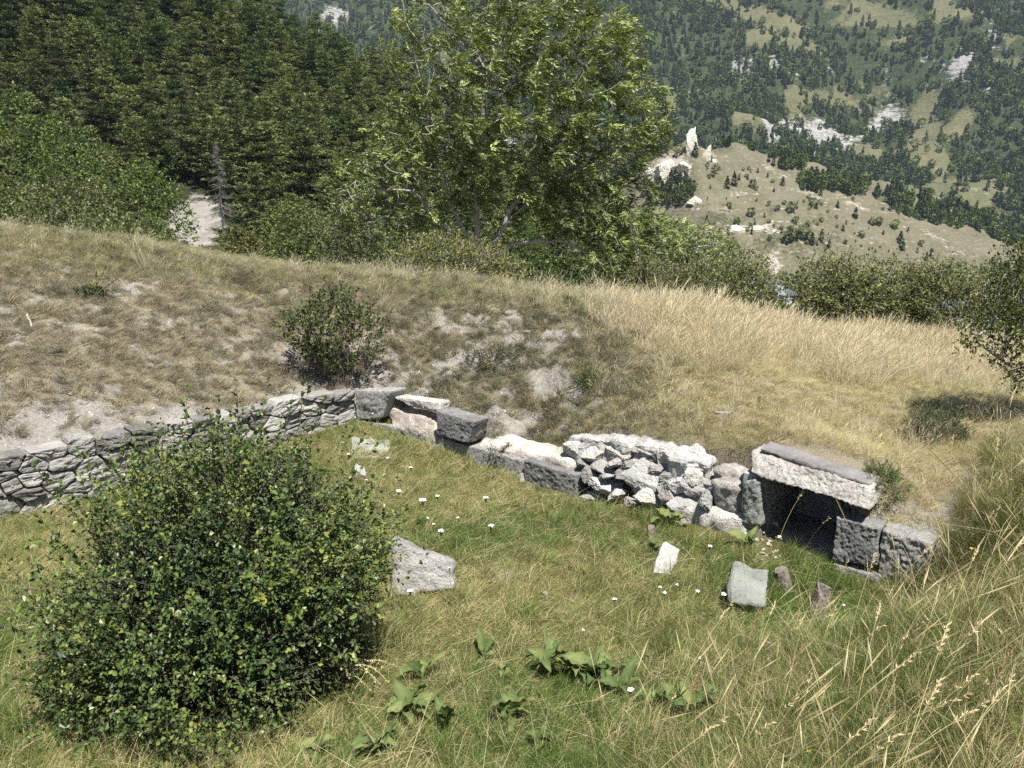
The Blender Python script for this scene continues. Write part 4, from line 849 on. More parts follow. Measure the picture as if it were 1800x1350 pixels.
# ------------------------------------------------------------------ shrubs and trees
M_BARK = bark_mat('grey_bark', (.21, .20, .18), (.42, .395, .36)); M_TWIG = bark_mat('brown_twigs', (.07, .055, .045), (.17, .14, .12)); M_DEAD = bark_mat('dead_grey_wood', (.20, .18, .17), (.36, .33, .31))
M_BUSH = foliage_mat('bush_leaves', [(.022, .04, .02), (.058, .10, .03), (.115, .17, .042), (.24, .27, .065)], .42, .25, .4)
M_HEDGE = foliage_mat('hedge_leaves', [(.05, .065, .016), (.12, .14, .03), (.215, .23, .05), (.35, .35, .11)], .45, .25, .4)
M_ASHL = foliage_mat('ash_leaves', [(.045, .064, .018), (.11, .145, .036), (.26, .31, .085), (.48, .53, .20)], .45, .22, .5)
M_PINE = foliage_mat('pine_needles', [(.04, .058, .022), (.095, .125, .042), (.16, .19, .064), (.24, .26, .095)], .6, .18, .2, .5)
M_DEC = foliage_mat('broad_leaves', [(.042, .065, .02), (.088, .13, .032), (.14, .19, .046), (.22, .25, .08)], .5, .25, .3, .4)
M_JUN = foliage_mat('juniper_needles', [(.03, .045, .02), (.065, .085, .035), (.11, .125, .055), (.16, .165, .08)], .55, .1, .25, .2)
M_GREENP = foliage_mat('green_herb', [(.05, .085, .022), (.09, .14, .03), (.15, .20, .05), (.22, .26, .09)], .5, .25, .3)
def shell_points(ells, n, rng, lo=.6, hi=1.05):
    """points in the outer shell of a union of ellipsoids with outward directions"""
    vol = np.array([e[3] * e[4] * e[5] for e in ells]) ** (2 / 3); c = rng.choice(len(ells), n, p=vol / vol.sum()); E = np.array(ells)[c]
    d = ball(n, rng); r = rng.uniform(lo ** 2, hi ** 2, n) ** .5; P = E[:, :3] + d * E[:, 3:6] * r[:, None]
    ins = np.zeros(n, bool)
    for i, e in enumerate(ells):
        q = (((P - np.array(e[:3])) / np.array(e[3:6])) ** 2).sum(1); ins |= (q < .45) & (c != i)
    k = ~ins; nn = unit(d / E[:, 3:6]); return P[k], nn[k]
def leafy(mb, P, Dn, rng, twig=.22, per=9, L=.035, Wd=.022, kind='leaf', up=.5, spread=.7, wind=(0, 0, 0), tj=.22, shade=0.0, twmb=None, tr=.002):
    n = len(P); D = unit(Dn + rng.normal(0, spread, (n, 3)) * .6 + np.array([0, 0, up]) + np.array(wind)); tl = twig * rng.uniform(.5, 1.2, n)
    if twmb is not None: tubes(twmb, P, P + D * tl[:, None], tr, tr * .5, 3)
    f = rng.uniform(.05, 1, (n, per)); Q = P[:, None] + D[:, None] * (f * tl[:, None])[..., None]; Q = Q.reshape(-1, 3); m = len(Q)
    side = unit(rng.normal(size=(m, 3)) + .3 * np.array(wind)); Dl = unit(np.repeat(D, per, 0) * .55 + side * .8 + np.array(wind) * .8); Nn = unit(rng.normal(0, .55, (m, 3)) + np.array([0, 0, 1.0]) + .5 * np.repeat(Dn, per, 0))
    t = np.clip(np.repeat(rng.normal(.42, .15, n), per) + rng.normal(0, tj, m) + shade, 0, 1); s = rng.uniform(.5, 1.35, m)
    leaves(mb, Q, Dl, Nn, L * s, Wd * s, t, kind)
# --- big foreground bush
gb = np.random.default_rng(5)
bush = thing('bush', 'large dense dark green small-leaved bush filling the lower left of the pit', 'bush', (-2.03, 4.84, 0.0))
EL = [tuple(np.array(q) * [.80, .95, .95, .78, .95, .96]) for q in [(0, 0, .72, 1.12, .95, .85), (.34, .10, 1.10, .72, .7, .68), (-.5, .0, .7, .68, .7, .66), (.72, .12, .55, .55, .6, .55), (-.85, -.2, .42, .42, .55, .45), (.1, -.5, .5, .75, .55, .5), (-.34, .15, .92, .45, .55, .5), (.30, .3, 1.15, .36, .5, .46), (.72, .3, .72, .42, .45, .5)]]
P, Dn = shell_points(EL, 10500, gb, .62, 1.04); P2, D2 = shell_points([(0, 0, .55, .8, .76, .76), (.2, .1, .9, .5, .57, .53)], 2000, gb, .1, .85); P, Dn = np.concatenate([P, P2]), np.concatenate([Dn, D2]); k = P[:, 2] > .04; P, Dn = P[k], Dn[k]
cl = fbm(P * 2.2, 3, 7) * 1.3; P = P + Dn * (np.clip(cl, -.6, .7) * .42)[:, None]; k = P[:, 2] > .03; P, Dn, cl = P[k], Dn[k], cl[k]
mb = MB(); tw = MB(); leafy(mb, P, Dn, gb, .20, 10, .027, .0195, 'leaf', .35, .8, tj=.14, twmb=tw, shade=np.repeat(np.clip(cl * .5 + fbm(P * 1.1 + 5, 2, 9) * .3, -.3, .3), 10))  # leaf tint paints sun on bulging clumps and shade in hollows, plus random tone
spk, sd = shell_points(EL, 620, gb, .95, 1.04); k = spk[:, 2] > .4; leafy(mb, spk[k], sd[k], gb, .58, 20, .036, .024, 'leaf', .75, .4, shade=.18, twmb=tw)
nod, par = grow(np.concatenate([e[:3] + ball(90, gb) * np.array(e[3:6]) * gb.uniform(.3, 1, (90, 1)) for e in [np.array(q) for q in EL]]), [(0, 0, -.1), (.1, .05, .05), (-.12, 0, .05), (.25, -.1, .05), (-.3, -.1, .05)], [-1, 0, 0, 0, 0], .09, .7, .12, 60, (0, 0, .2), .2, gb)
rad, _ = pipe_radii(par, .003); branch_mesh(tw, nod, par, np.minimum(rad, .022)); mb.obj('foliage', M_BUSH, bush); tw.obj('stems', M_TWIG, bush)['kind'] = 'stuff'

def make_shrub(name, label, cat, loc, ells, n, seed, leafmat, barkmat, L=.03, Wd=.02, twig=.2, per=8, kind='diamond', up=.4, wind=(0, 0, 0), group=None, stems=5, gap=-.28, rad0=.004, rmax=.03, lo=.45, cut=.05, spread=.8):
    rg = np.random.default_rng(seed); o = thing(name, label, cat, loc, group); P, Dn = shell_points(ells, n, rg, lo, 1.05); k = P[:, 2] > cut; P, Dn = P[k], Dn[k]
    cl = fbm(P * 3.2 + seed, 3, seed); k = cl > gap; P, Dn = P[k] + Dn[k] * (cl[k] * .2)[:, None], Dn[k]; mb, tw = MB(), MB(); leafy(mb, P, Dn, rg, twig, per, L, Wd, kind, up, spread, wind, twmb=tw, tr=.003)
    at = np.concatenate([np.array(e[:3]) + ball(60, rg) * np.array(e[3:6]) * rg.uniform(.2, 1, (60, 1)) for e in ells]); at = at[at[:, 2] > .15]; H = max(e[2] + e[5] for e in ells)
    n0 = [(0, 0, -.15)] + [(rg.normal(0, .06), rg.normal(0, .06), .05) for _ in range(stems)]
    nod, par = grow(at, n0, [-1] + [0] * stems, H * .06, H * .6, H * .1, 60, (0, 0, .15), .18, rg); rad, _ = pipe_radii(par, rad0); branch_mesh(tw, nod, par, np.minimum(rad, rmax))
    mb.obj('foliage', leafmat, o); tw.obj('stems', barkmat, o)['kind'] = 'stuff'; return o
# dark leggy shrub growing at the gully above the wall corner
p = at_y(600, 668, 11.3); sx = (p[0], p[1], gz(p[0], p[1]))
sh = make_shrub('shrub', 'leggy dark shrub with dead grass at its foot rising above the wall corner', 'shrub', sx, [(-.1, 0, 1.0, .5, .4, .45), (-.42, 0, .95, .35, .35, .40), (.25, .05, .85, .36, .35, .42), (0, 0, .60, .30, .25, .3)], 1700, 71, foliage_mat('shrub_leaves', [(.03, .05, .015), (.065, .095, .025), (.12, .15, .04), (.20, .22, .07)], .5, .2, .3), M_TWIG, .046, .03, .26, 7, up=.8, stems=10, gap=-.15, rmax=.016)
# prostrate junipers
def juniper(label, px, py, y, ells, n, seed, L=.03, mat=None, cat='juniper', name='juniper'):
    p = at_y(px, py, y); return make_shrub(name, label, cat, (p[0], p[1], gz(p[0], p[1]) - .03), ells, n, seed, mat or M_JUN, M_TWIG, L, .006, .11, 12, up=.35, stems=4, gap=-.4, rmax=.012, lo=.2, cut=.0)
juniper('grey-green prostrate juniper mat spread below the crest of the mound', 862, 612, 11.4, [(0, 0, .1, .42, .3, .2), (-.25, 0, .08, .25, .25, .16), (.28, .05, .1, .25, .25, .17)], 700, 81)
juniper('juniper sprig hanging over the hole in the block wall', 876, 752, 9.35, [(0, 0, .12, .16, .15, .2), (.08, 0, .25, .1, .1, .12)], 260, 82)
juniper('bright green low cushion plant alone on the bare slope', 1035, 680, 10.0, [(0, 0, .06, .2, .17, .13)], 330, 83, .035, M_GREENP, 'plant', 'cushion_plant')
juniper('small dark green tuft nearest the bare hole under the crest', 948, 555, 13.0, [(0, 0, .08, .13, .12, .13)], 160, 84, .04, M_GREENP, 'plant', 'cushion_plant')
juniper('small leafy green tuft below the pale end of the crest', 995, 562, 12.8, [(0, 0, .08, .15, .13, .15)], 180, 85, .04, M_GREENP, 'plant', 'cushion_plant')
juniper('flat green tuft right of the leafy one on the mound shoulder', 1072, 578, 12.4, [(0, 0, .05, .15, .13, .1)], 150, 86, .04, M_GREENP, 'plant', 'cushion_plant')
juniper('green tuft growing against the right end of the doorway lintel', 1545, 858, 6.75, [(0, 0, .06, .14, .12, .12)], 200, 87, .05, M_GREENP, 'plant', 'cushion_plant')
juniper('dry olive bush of grass and stems at the edge of the shade right', 1650, 752, 7.9, [(0, 0, .12, .28, .22, .2)], 320, 88, .06, M_JUN, 'plant', 'cushion_plant')
# --- hedge shrubs along the meadow edge
HED = []
for i, (nm, ee) in enumerate([('a', [(0, 0, .95, .75, .6, .75), (-.5, 0, .7, .5, .5, .6), (.5, 0, .75, .55, .5, .6), (.15, 0, 1.35, .45, .4, .45)]), ('b', [(0, 0, .8, .9, .6, .7), (.5, .1, 1.15, .5, .5, .55), (-.55, 0, .9, .5, .5, .6), (0, -.2, .5, .7, .5, .5)]), ('c', [(0, 0, 1.0, .6, .55, .85), (-.35, 0, .6, .5, .5, .5), (.35, 0, .65, .5, .5, .55)])]):
    HED.append(make_shrub('hedge_shrub', 'dark olive shrub', 'shrub', (0, 0, 0), ee, 1500, 90 + i, M_HEDGE, M_BARK, .055, .034, .28, 8, up=.5, wind=(.25, 0, 0), stems=8, gap=-.25, rmax=.03, group='shrubs of the hedge along the meadow'))
hs = [(1130, 19.6, .78, 2, 'thin pale-stemmed shrub under the drooping limb of the big tree'), (1185, 19.4, .72, 0, 'low shrub between the thin shrub and the rounder one left of the hedge gap'), (1275, 18.9, 1.0, 1, 'round dense shrub left of the gap in the hedge'), (1312, 19.2, .8, 2, 'smaller shrub leaning on the round one at the left edge of the hedge gap'),
      (1424, 18.6, 1.0, 0, 'first shrub right of the gap in the hedge'), (1470, 18.4, 1.08, 2, 'tall middle shrub of the hedge right of the gap'), (1530, 18.2, 1.1, 1, 'broadest shrub of the hedge right of the gap'), (1590, 17.9, .95, 0, 'shrub of the hedge two places left of the small tree'), (1645, 17.4, .98, 2, 'shrub of the hedge behind the low leaning branch'), (1700, 17.0, .9, 1, 'shrub of the hedge just left of the small tree crown'), (1790, 16.4, .95, 0, 'hedge shrub mostly hidden behind the small tree')]
used = set()
for px, yy, sc, kk, lab in hs:
    xx = (px - 900) / FPX * yy / .985; o = HED[kk]; loc = (xx, yy, gz(xx, yy) - .05)
    if kk not in used: used.add(kk); o.location = loc; o.scale = (sc * 1.08, sc * 1.08, sc * 1.12); o['label'] = lab
    else: copy_thing(o, loc, R.uniform(-.5, .5), (sc * 1.08, sc * 1.08, sc * R.uniform(1.0, 1.2)), lab)
# bush before the big tree and other crest shrubs
p = at_y(790, 486, 18.4); o = make_shrub('bush', 'broad yellowish-green bush on the crest at the foot of the big tree', 'bush', (p[0], p[1], gz(p[0], p[1]) - .4), [(0, 0, .95, 1.35, .8, .8), (-.8, 0, .9, .85, .7, .7), (.85, 0, .75, .85, .7, .65), (-.2, 0, 1.25, .9, .6, .42), (1.35, 0, .5, .55, .5, .55)], 3300, 99, foliage_mat('crest_bush_leaves', [(.06, .07, .016), (.14, .15, .032), (.24, .245, .055), (.37, .36, .11)], .45, .25, .4), M_BARK, .055, .033, .28, 8, up=.5, wind=(.3, 0, 0), stems=9)
p = at_y(430, 462, 19); make_shrub('shrub', 'small yellow-green shrub peeping over the crest right of the grey scree', 'shrub', (p[0], p[1], gz(p[0], p[1]) - .5), [(0, 0, .9, .55, .5, .6), (.35, 0, .7, .4, .4, .4)], 800, 100, foliage_mat('fresh_leaves', [(.07, .085, .018), (.12, .14, .028), (.18, .20, .045), (.25, .26, .08)], .5, .25, .3), M_TWIG, .06, .036, .25, 7, up=.5)
p = at_y(645, 466, 22); make_shrub('shrub', 'pale feathery shrub over the crest left of the broad bush', 'shrub', (p[0], p[1], gz(p[0], p[1]) - .3), [(0, 0, 1.2, .7, .6, .9), (.3, 0, .8, .6, .5, .6)], 800, 101, M_DEC, M_BARK, .08, .035, .35, 7, up=.6)

# --- big wind-blown ash tree
gt = np.random.default_rng(12)
def ash_tree(name, label, loc, lobes, trunk, seed, n_attr, D, leafN, group=None, LS=1.0, r0=.0085, rmax=.2, limbs=None, thin_x=-99):
    rg = np.random.default_rng(seed); o = thing(name, label, 'tree', loc, group); at = []
    vol = np.array([e[3] * e[4] * e[5] for e in lobes]) ** .8
    for e, v in zip(lobes, vol / vol.sum()):
        k = int(n_attr * v); at.append(np.array(e[:3]) + ball(k, rg) * np.array(e[3:6]) * (rg.uniform(.05, 1, (k, 1)) ** .30))
    at = np.concatenate(at); at = at[~((np.hypot(at[:, 0], at[:, 1]) < 1.5 * (len(lobes) > 6)) & (at[:, 2] < 3.6))]; nodes = [np.array(q, float) for q in trunk]; par = [-1] + list(range(len(trunk) - 1))
    for lb in (limbs or []):
        prev = lb[0]
        for q in lb[1:]:
            a = nodes[prev]; st = max(1, int(np.linalg.norm(np.array(q) - a) / D))
            for j in range(1, st + 1): nodes.append(a + (np.array(q) - a) * j / st + rg.normal(0, .03, 3) * (j < st)); par.append(prev); prev = len(nodes) - 1
    nod, par = grow(at, np.array(nodes), par, D, D * 9, D * 1.7, 160, (.10, 0, .06), .07, rg); rad, ch = pipe_radii(par, r0, 2.25); rad = np.minimum(rad, rmax)
    br = MB(); branch_mesh(br, nod, par, rad, 0, .04)
    tips = np.where(rad < r0 * 2.6)[0]; q_ = np.min([(((nod[tips] - np.array(e[:3])) / np.array(e[3:6])) ** 2).sum(1) for e in lobes], 0); deep = np.max([1 - (((nod[tips] - np.array(e[:3])) / np.array(e[3:6])) ** 2).sum(1) for e in lobes], 0); tips = tips[rg.uniform(size=len(tips)) < np.where(nod[tips, 0] < thin_x, .62, 1.0) * np.where(deep > .62, .5, 1.0)]; P = nod[tips]; dr = unit(P - nod[np.maximum(par[tips], 0)]); rep = leafN
    P = np.repeat(P, rep, 0) + rg.normal(0, D * .24, (len(P) * rep, 3)); dr = np.repeat(dr, rep, 0); n = len(P)
    Dl = unit(dr * .35 + np.array([.75, .05, -.10]) + rg.normal(0, .5, (n, 3))); Lf = .27 * LS * rg.uniform(.7, 1.2, n); k = 9
    f = np.linspace(.25, 1, 5); mb = MB(); Sd = unit(np.cross(Dl, np.array([0, 0, 1.0]) + rg.normal(0, .35, (n, 3)))); Up = np.cross(Sd, Dl)
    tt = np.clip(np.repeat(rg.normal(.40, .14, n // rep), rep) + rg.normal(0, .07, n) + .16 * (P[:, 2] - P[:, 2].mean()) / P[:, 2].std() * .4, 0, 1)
    for i, fi in enumerate(f):
        base = P + Dl * (Lf * fi)[:, None] - np.array([0, 0, 1.0]) * (Lf * .16 * fi * fi)[:, None]
        for sg in ((1, -1) if i < 4 else (0,)):
            dd = unit(Dl * .8 + Sd * sg * .75 + rg.normal(0, .15, (n, 3)) + np.array([.2, 0, -.1])); nn = unit(Up + rg.normal(0, .45, (n, 3)))
            leaves(mb, base, dd, nn, Lf * .40, Lf * .15, np.clip(tt + rg.normal(0, .12, n), 0, 1), 'diamond', .15)
    br.obj('trunk', M_BARK, o); mb.obj('foliage', M_ASHL, o); return o
TX, TY = -.9, 22.0; tz = gz(TX, TY) - .3
ash_tree('ash_tree', 'big pale-branched ash tree with wind-blown leaves standing behind the crest', (TX, TY, tz),
         [(.4, 0, 5.7, 3.2, 2.8, 2.8), (-2.0, -.2, 4.0, 2.2, 2.0, 1.6), (2.9, 0, 5.6, 2.3, 2.2, 2.0), (.2, 0, 8.0, 2.8, 2.4, 2.0), (-.8, .2, 7.2, 1.8, 2.0, 1.8), (3.1, -.2, 3.4, 1.8, 1.6, 1.0), (4.6, -.2, 1.9, 1.3, 1.3, 1.1), (2.4, 0, 7.5, 2.0, 2.0, 1.6), (-3.0, -.3, 3.3, 1.2, 1.2, 1.0)],
         [(.1, 0, -.6), (.08, 0, .3), (.0, 0, 1.0), (-.05, 0, 1.7), (.0, 0, 2.1)], 12, 4100, .22, 7, LS=1.06, thin_x=-.6,
         limbs=[[3, (.7, .1, 3.0), (1.5, .1, 4.6), (2.0, .2, 6.0)], [4, (-.1, .1, 3.2), (.0, .0, 5.0), (.3, 0, 7.0)], [3, (-.8, -.1, 2.8), (-1.8, -.2, 3.9)], [4, (-.9, .2, 3.8), (-1.2, .2, 5.6)], [3, (.9, -.2, 2.5), (2.2, -.2, 2.6), (3.6, -.3, 2.0), (4.4, -.3, 1.6)], [4, (.9, 0, 3.2), (2.4, .1, 4.4)]])
x0 = 3.3; ash_tree('ash_tree', 'dark bushy young ash with several stems right of the big tree trunk', (x0, 20.6, gz(x0, 20.6) - .3),
         [(0, 0, 2.2, 1.2, 1.0, 1.0), (1.1, 0, 2.15, 1.1, 1.0, .8), (-.7, 0, 1.7, .8, .9, .7), (1.9, 0, 2.15, .75, .7, .6), (.5, 0, 1.3, .8, .7, .5)], [(0, 0, -.3), (0, 0, .1), (.02, 0, .5)], 13, 1500, .16, 4, LS=.85, r0=.006, rmax=.08,
         limbs=[[1, (-.4, .1, 1.2)], [1, (.5, 0, 1.2), (1.2, 0, 1.9)], [2, (.1, 0, 1.5)]])
# --- small hawthorn at the right edge
hx, hy = 5.78, 8.25; ht = thing('hawthorn', 'small leaning thorn tree with dark leaves at the right edge of the meadow', 'tree', (hx, hy, gz(hx, hy) - .05)); rg = np.random.default_rng(31)
lob = [(-.05, 0, 1.3, .75, .6, .6), (.3, .1, 1.85, .7, .55, .5), (-.3, -.1, .9, .42, .4, .42), (-.3, 0, 2.0, .45, .4, .32), (.6, 0, 1.2, .5, .5, .5), (-.1, -.1, .6, .36, .3, .28), (-.5, 0, 1.5, .4, .4, .4)]
at = np.concatenate([np.array(e[:3]) + ball(190, rg) * np.array(e[3:6]) * rg.uniform(.1, 1, (190, 1)) ** .4 for e in lob])
L0 = [np.array(q, float) for q in [(.42, -.15, -.1), (.3, -.1, .12), (.12, -.05, .35), (-.1, 0, .55), (-.3, 0, .66), (-.55, 0, .80), (-.85, .0, 1.0), (.40, -.1, .25), (.30, 0, .6), (.2, 0, .95)]]
nod, par = grow(at, np.array(L0), [-1, 0, 1, 2, 3, 4, 5, 0, 7, 8], .085, .6, .13, 90, (0, 0, .05), .2, rg); rad, _ = pipe_radii(par, .004); rad = np.minimum(rad, .045); br = MB(); branch_mesh(br, nod, par, rad, 0, .02)
mb = MB(); tp = nod[(rad < .012)]; tp = tp[tp[:, 0] > -.75] if True else tp; leafy(mb, np.repeat(tp, 4, 0) + rg.normal(0, .05, (len(tp) * 4, 3)), unit(rg.normal(size=(len(tp) * 4, 3)) + [0, 0, .4]), rg, .13, 7, .036, .027, 'diamond', .3, .8, (.15, 0, 0))
tip2 = np.array([-.85, 0, 1.0]) + rg.normal(0, .13, (60, 3)); leafy(mb, tip2, unit(rg.normal(size=(60, 3))), rg, .15, 8, .036, .026, 'diamond')
ht.scale = (.88, .88, .92); br.obj('trunk', M_BARK, ht); mb.obj('foliage', foliage_mat('thorn_leaves', [(.03, .045, .014), (.07, .095, .022), (.13, .16, .035), (.24, .26, .07)], .45, .22, .4), ht)
# ------------------------------------------------------------------ the pine forest on the left hillside
def pine_parts(seed, h, wide=.21, full=.85):
    rg = np.random.default_rng(seed); cr, tr = MB(), MB(); nw = int(h * 1.05); z0 = h * (1 - full)
    path_tube(tr, np.stack([fbm(np.stack([np.linspace(0, 1, 8) * 2, np.zeros(8) + seed, np.zeros(8)], -1), 2, 3) * .3, fbm(np.stack([np.linspace(0, 1, 8) * 2, np.zeros(8), np.zeros(8) + seed], -1), 2, 4) * .3, np.linspace(-1.0, h * .98, 8)], -1), np.linspace(h * .017, .02, 8), 6)
    for i in range(nw):
        f = (i + rg.uniform(0, .6)) / nw; z = z0 + (h - z0) * f + rg.normal(0, .15); prof = (1 - f ** (1.8 if seed % 2 else 3.2)) ** .75 * (.5 + .5 * math.sin(min(1, f * (2.6 if seed % 2 else 1.6) + .2) * 1.57)) * (.6 + .7 * rg.uniform()); nb = rg.integers(5, 8); a0 = rg.uniform(0, 6.28)
        for b in range(nb):
            a = a0 + b * 6.283 / nb + rg.normal(0, .25); Ln = max(.35, h * wide * prof * rg.uniform(.55, 1.25)); up = .05 + .5 * f + rg.normal(0, .1); d = unit(np.array([math.cos(a), math.sin(a), up])); B0 = np.array([0, 0, z])
            tubes(tr, B0, B0 + d * Ln, .05 * (1 - f) + .02, .012, 3); ncl = max(2, int(Ln * 2.4)); tb = rg.normal(.42, .12) + .12 * (f - .5)
            for c in range(ncl):
                q = B0 + d * Ln * (.3 + .7 * (c + rg.uniform(0, .7)) / ncl) + rg.normal(0, .12, 3); m = 13; dd = unit(rg.normal(0, 1, (m, 3)) * [1, 1, .22] + d * .7 + [0.12, 0, .14]); sz = rg.uniform(.32, .70, m) * (.72 + .02 * h)
                leaves(cr, q + rg.normal(0, .30, (m, 3)) * [1, 1, .22], dd, unit(rg.normal(0, .5, (m, 3)) + [0, 0, 1]), sz, sz * .38, np.clip(tb + rg.normal(0, .14, m), 0, 1), 'diamond', .1)
    return cr, tr
M_PTR = bark_mat('pine_bark', (.07, .05, .04), (.16, .12, .10), 6)
def tree_proto(name, cr, tr, cm=None, tm=None):
    o = link(name, None); c = cr.obj('crown', cm or M_PINE, o); t = tr.obj('trunk', tm or M_PTR, o); return o
PINES = [pine_parts(600 + i, h, w, fu) for i, (h, w, fu) in enumerate([(10.5, .27, .85), (13, .23, .84), (9.0, .31, .85), (12, .26, .8), (11, .25, .75), (10, .26, .84), (8.5, .34, .8), (13.5, .2, .85)])]
PROT = [tree_proto('pine_tree', *p) for p in PINES]
for o in PROT: tag(o, 'dark green pine standing in the dense forest on the left hillside', 'tree', 'pines of the dense forest on the left hillside')
gf = np.random.default_rng(77); cand = []
pts = []; cell = {}
for _ in range(60000):
    yv = gf.uniform(80, 186); xv = gf.uniform(-.74 * yv, .11 * yv + 3); key = (int(xv // 3.4), int(yv // 3.4))
    if any((xv - a) ** 2 + (yv - b) ** 2 < 3.0 ** 2 for i in (-1, 0, 1) for j in (-1, 0, 1) for a, b in cell.get((key[0] + i, key[1] + j), [])): continue
    cell.setdefault(key, []).append((xv, yv)); pts.append((xv, yv))
pts = np.array(pts); pz = h_forest(pts[:, 0], pts[:, 1]); fx, fy = to_px(np.stack([pts[:, 0], pts[:, 1], pz], -1)); sx_, sy_ = to_px(np.stack([pts[:, 0], pts[:, 1], pz + 11], -1))
sc_open = ((np.abs(fx - 345) < 52) & (fy > 330) & (sy_ < 445)) | ((np.abs(fx - 130) < 40) & (np.abs(fy - 215) < 14)) | ((sx_ > 318) & (sx_ < 378) & (sy_ > 280) & (fy > 430) & (fy < 520))
ok = (fx > -70) & (fx < 1090) & (sy_ < 470) & (fy > -120) & ~sc_open
pts, pz, fy = pts[ok], pz[ok], fy[ok]; order = np.argsort(pts[:, 1]); used_p = set(); rest = []
for j, i in enumerate(order):
    x, y = pts[i]; sc = gf.uniform(.5, .92) * (1.0 if y > 95 else .9)
    if j < 300:
        k = int(gf.integers(0, len(PROT)))
        s3 = (sc, sc, sc * gf.uniform(.9, 1.1))
        if k not in used_p: used_p.add(k); PROT[k].location = (x, y, pz[i] - .3); PROT[k].scale = s3; PROT[k].rotation_euler = (0, 0, gf.uniform(0, 6.28))
        else: copy_thing(PROT[k], (x, y, pz[i] - .3), gf.uniform(0, 6.28), s3).rotation_euler = (gf.normal(0, .05), gf.normal(0, .05), gf.uniform(0, 6.28))
    else: rest.append((x, y, pz[i] - .3, sc))
pc = bpy.data.collections.new('src_forest_pine')
for i, (cr, tr) in enumerate(PINES):
    mb = MB()
    for src in (cr, tr):
        for v, f, t in zip(src.v, src.f, src.t): pass
    me = cr.mesh('forest_pine_%02d' % i, M_PINE); pc.objects.link(bpy.data.objects.new('forest_pine_%02d' % i, me))
rest = np.array(rest); n = len(rest)
if n: scatter('far_pine_wood', 'farther part of the dark pine wood high on the left hillside', 'pine wood', (pc, len(PINES)), rest[:, :3], np.stack([gf.normal(0, .03, n), gf.normal(0, .03, n), gf.uniform(0, 6.28, n)], -1), np.stack([rest[:, 3]] * 3, -1))
# paler broadleaf trees scattered among the pines
PALE = ['pale broadleaf tree ' + q for q in ('at the top of the pine forest left of its middle', 'near the right edge of the pine forest beside the far mountain', 'high in the left part of the pine forest', 'among the pines right of and above the dead conifer', 'among the pines above the tall trees of the left edge', 'among the pines close to the left tips of the big ash', 'at the top of the pine forest near its right end', 'low among the pines behind the left boughs of the big ash', 'among the pines just above and left of the scree')]
for i, (px, py, yy, h, w) in enumerate([(715 * .39, 60, 150, 7, 5), (560, 95, 140, 6.5, 5), (150, 60, 140, 7, 5), (470, 250, 115, 6, 5), (200, 150, 120, 6, 5), (590, 215, 120, 6, 4.5), (410, 60, 150, 7, 5), (640, 250, 112, 6, 5), (300, 260, 100, 5.5, 5)]):
    q = hit(px, py + h * FPX / yy * .8, h_forest, 70, 200); q = at_y(px, py, yy) if q is None else q
    if i < 2: o = MIXED = make_shrub('broadleaf_tree', 'x', 'tree', q, [(0, 0, h * .6, w * .42, w * .4, h * .36), (-w * .25, 0, h * .45, w * .3, w * .3, h * .28), (w * .28, 0, h * .5, w * .3, w * .3, h * .3)], 420, 260 + i, M_DEC, M_TWIG, .42, .26, 1.0, 8, stems=3, rad0=.02, rmax=.12, group='paler broadleaf trees among the pines'); o['label'] = PALE[i]
    else: copy_thing(MIXED, q, i * 1.3, h / 6.5, PALE[i])
# dead conifer by the scree
M_DEADC = bark_mat('dead_conifer_wood', (.09, .08, .072), (.19, .175, .16))
p = at_y(392, 398, 92); rg = np.random.default_rng(3); o = thing('dead_conifer', 'bare grey dead conifer standing beside the scree patch', 'tree', (p[0], p[1], p[2] - 1.5)); mb = MB(); mb2 = MB()
path_tube(mb, np.stack([np.zeros(8), np.zeros(8), np.linspace(-1, 11, 8)], -1), np.linspace(.16, .03, 8), 6)
for i in range(150):
    z = rg.uniform(1.4, 10.6); a = rg.uniform(0, 6.28); L = (11.2 - z) * .20 * rg.uniform(.6, 1.2) + .2; d = np.array([math.cos(a), math.sin(a), -.25 - .2 * rg.uniform()]); A = np.array([0, 0, z]); B = A + d * L; tubes(mb2, A, B, .035, .015, 3)
    for k in range(5): q = A + (B - A) * rg.uniform(.35, 1); tubes(mb2, q, q + unit(rg.normal(size=3) + [0, 0, -.6]) * .35, .018, .008, 3)
mb.obj('trunk', M_DEADC, o); mb2.obj('branches', M_DEADC, o)
for lab, px, py, yy in [('bare grey dead branches arching in the dark forest above the scree', 335, 215, 130), ('small tangle of bare grey branches high in the dark forest', 480, 150, 150)]:
    p = at_y(px, py, yy); o = thing('dead_branches', lab, 'dead tree', (p[0], p[1], p[2] - 3)); mb = MB()
    path_tube(mb, np.array([(0, 0, -4), (.2, 0, -1), (.3, 0, 1.5), (.8, -.3, 2.8)]), [.12, .1, .07, .04], 5)
    for k in range(34): a = np.array([rg.uniform(-.3, .8), rg.uniform(-.5, .2), rg.uniform(1.2, 2.8)]); b = a + unit(rg.normal(size=3) + [.2, -.4, .1]) * rg.uniform(.5, 1.8); tubes(mb, a, b, .05, .02, 3); tubes(mb, b, b + unit(rg.normal(size=3)) * .6, .02, .01, 3)
    mb.obj('branch', M_DEAD, o)
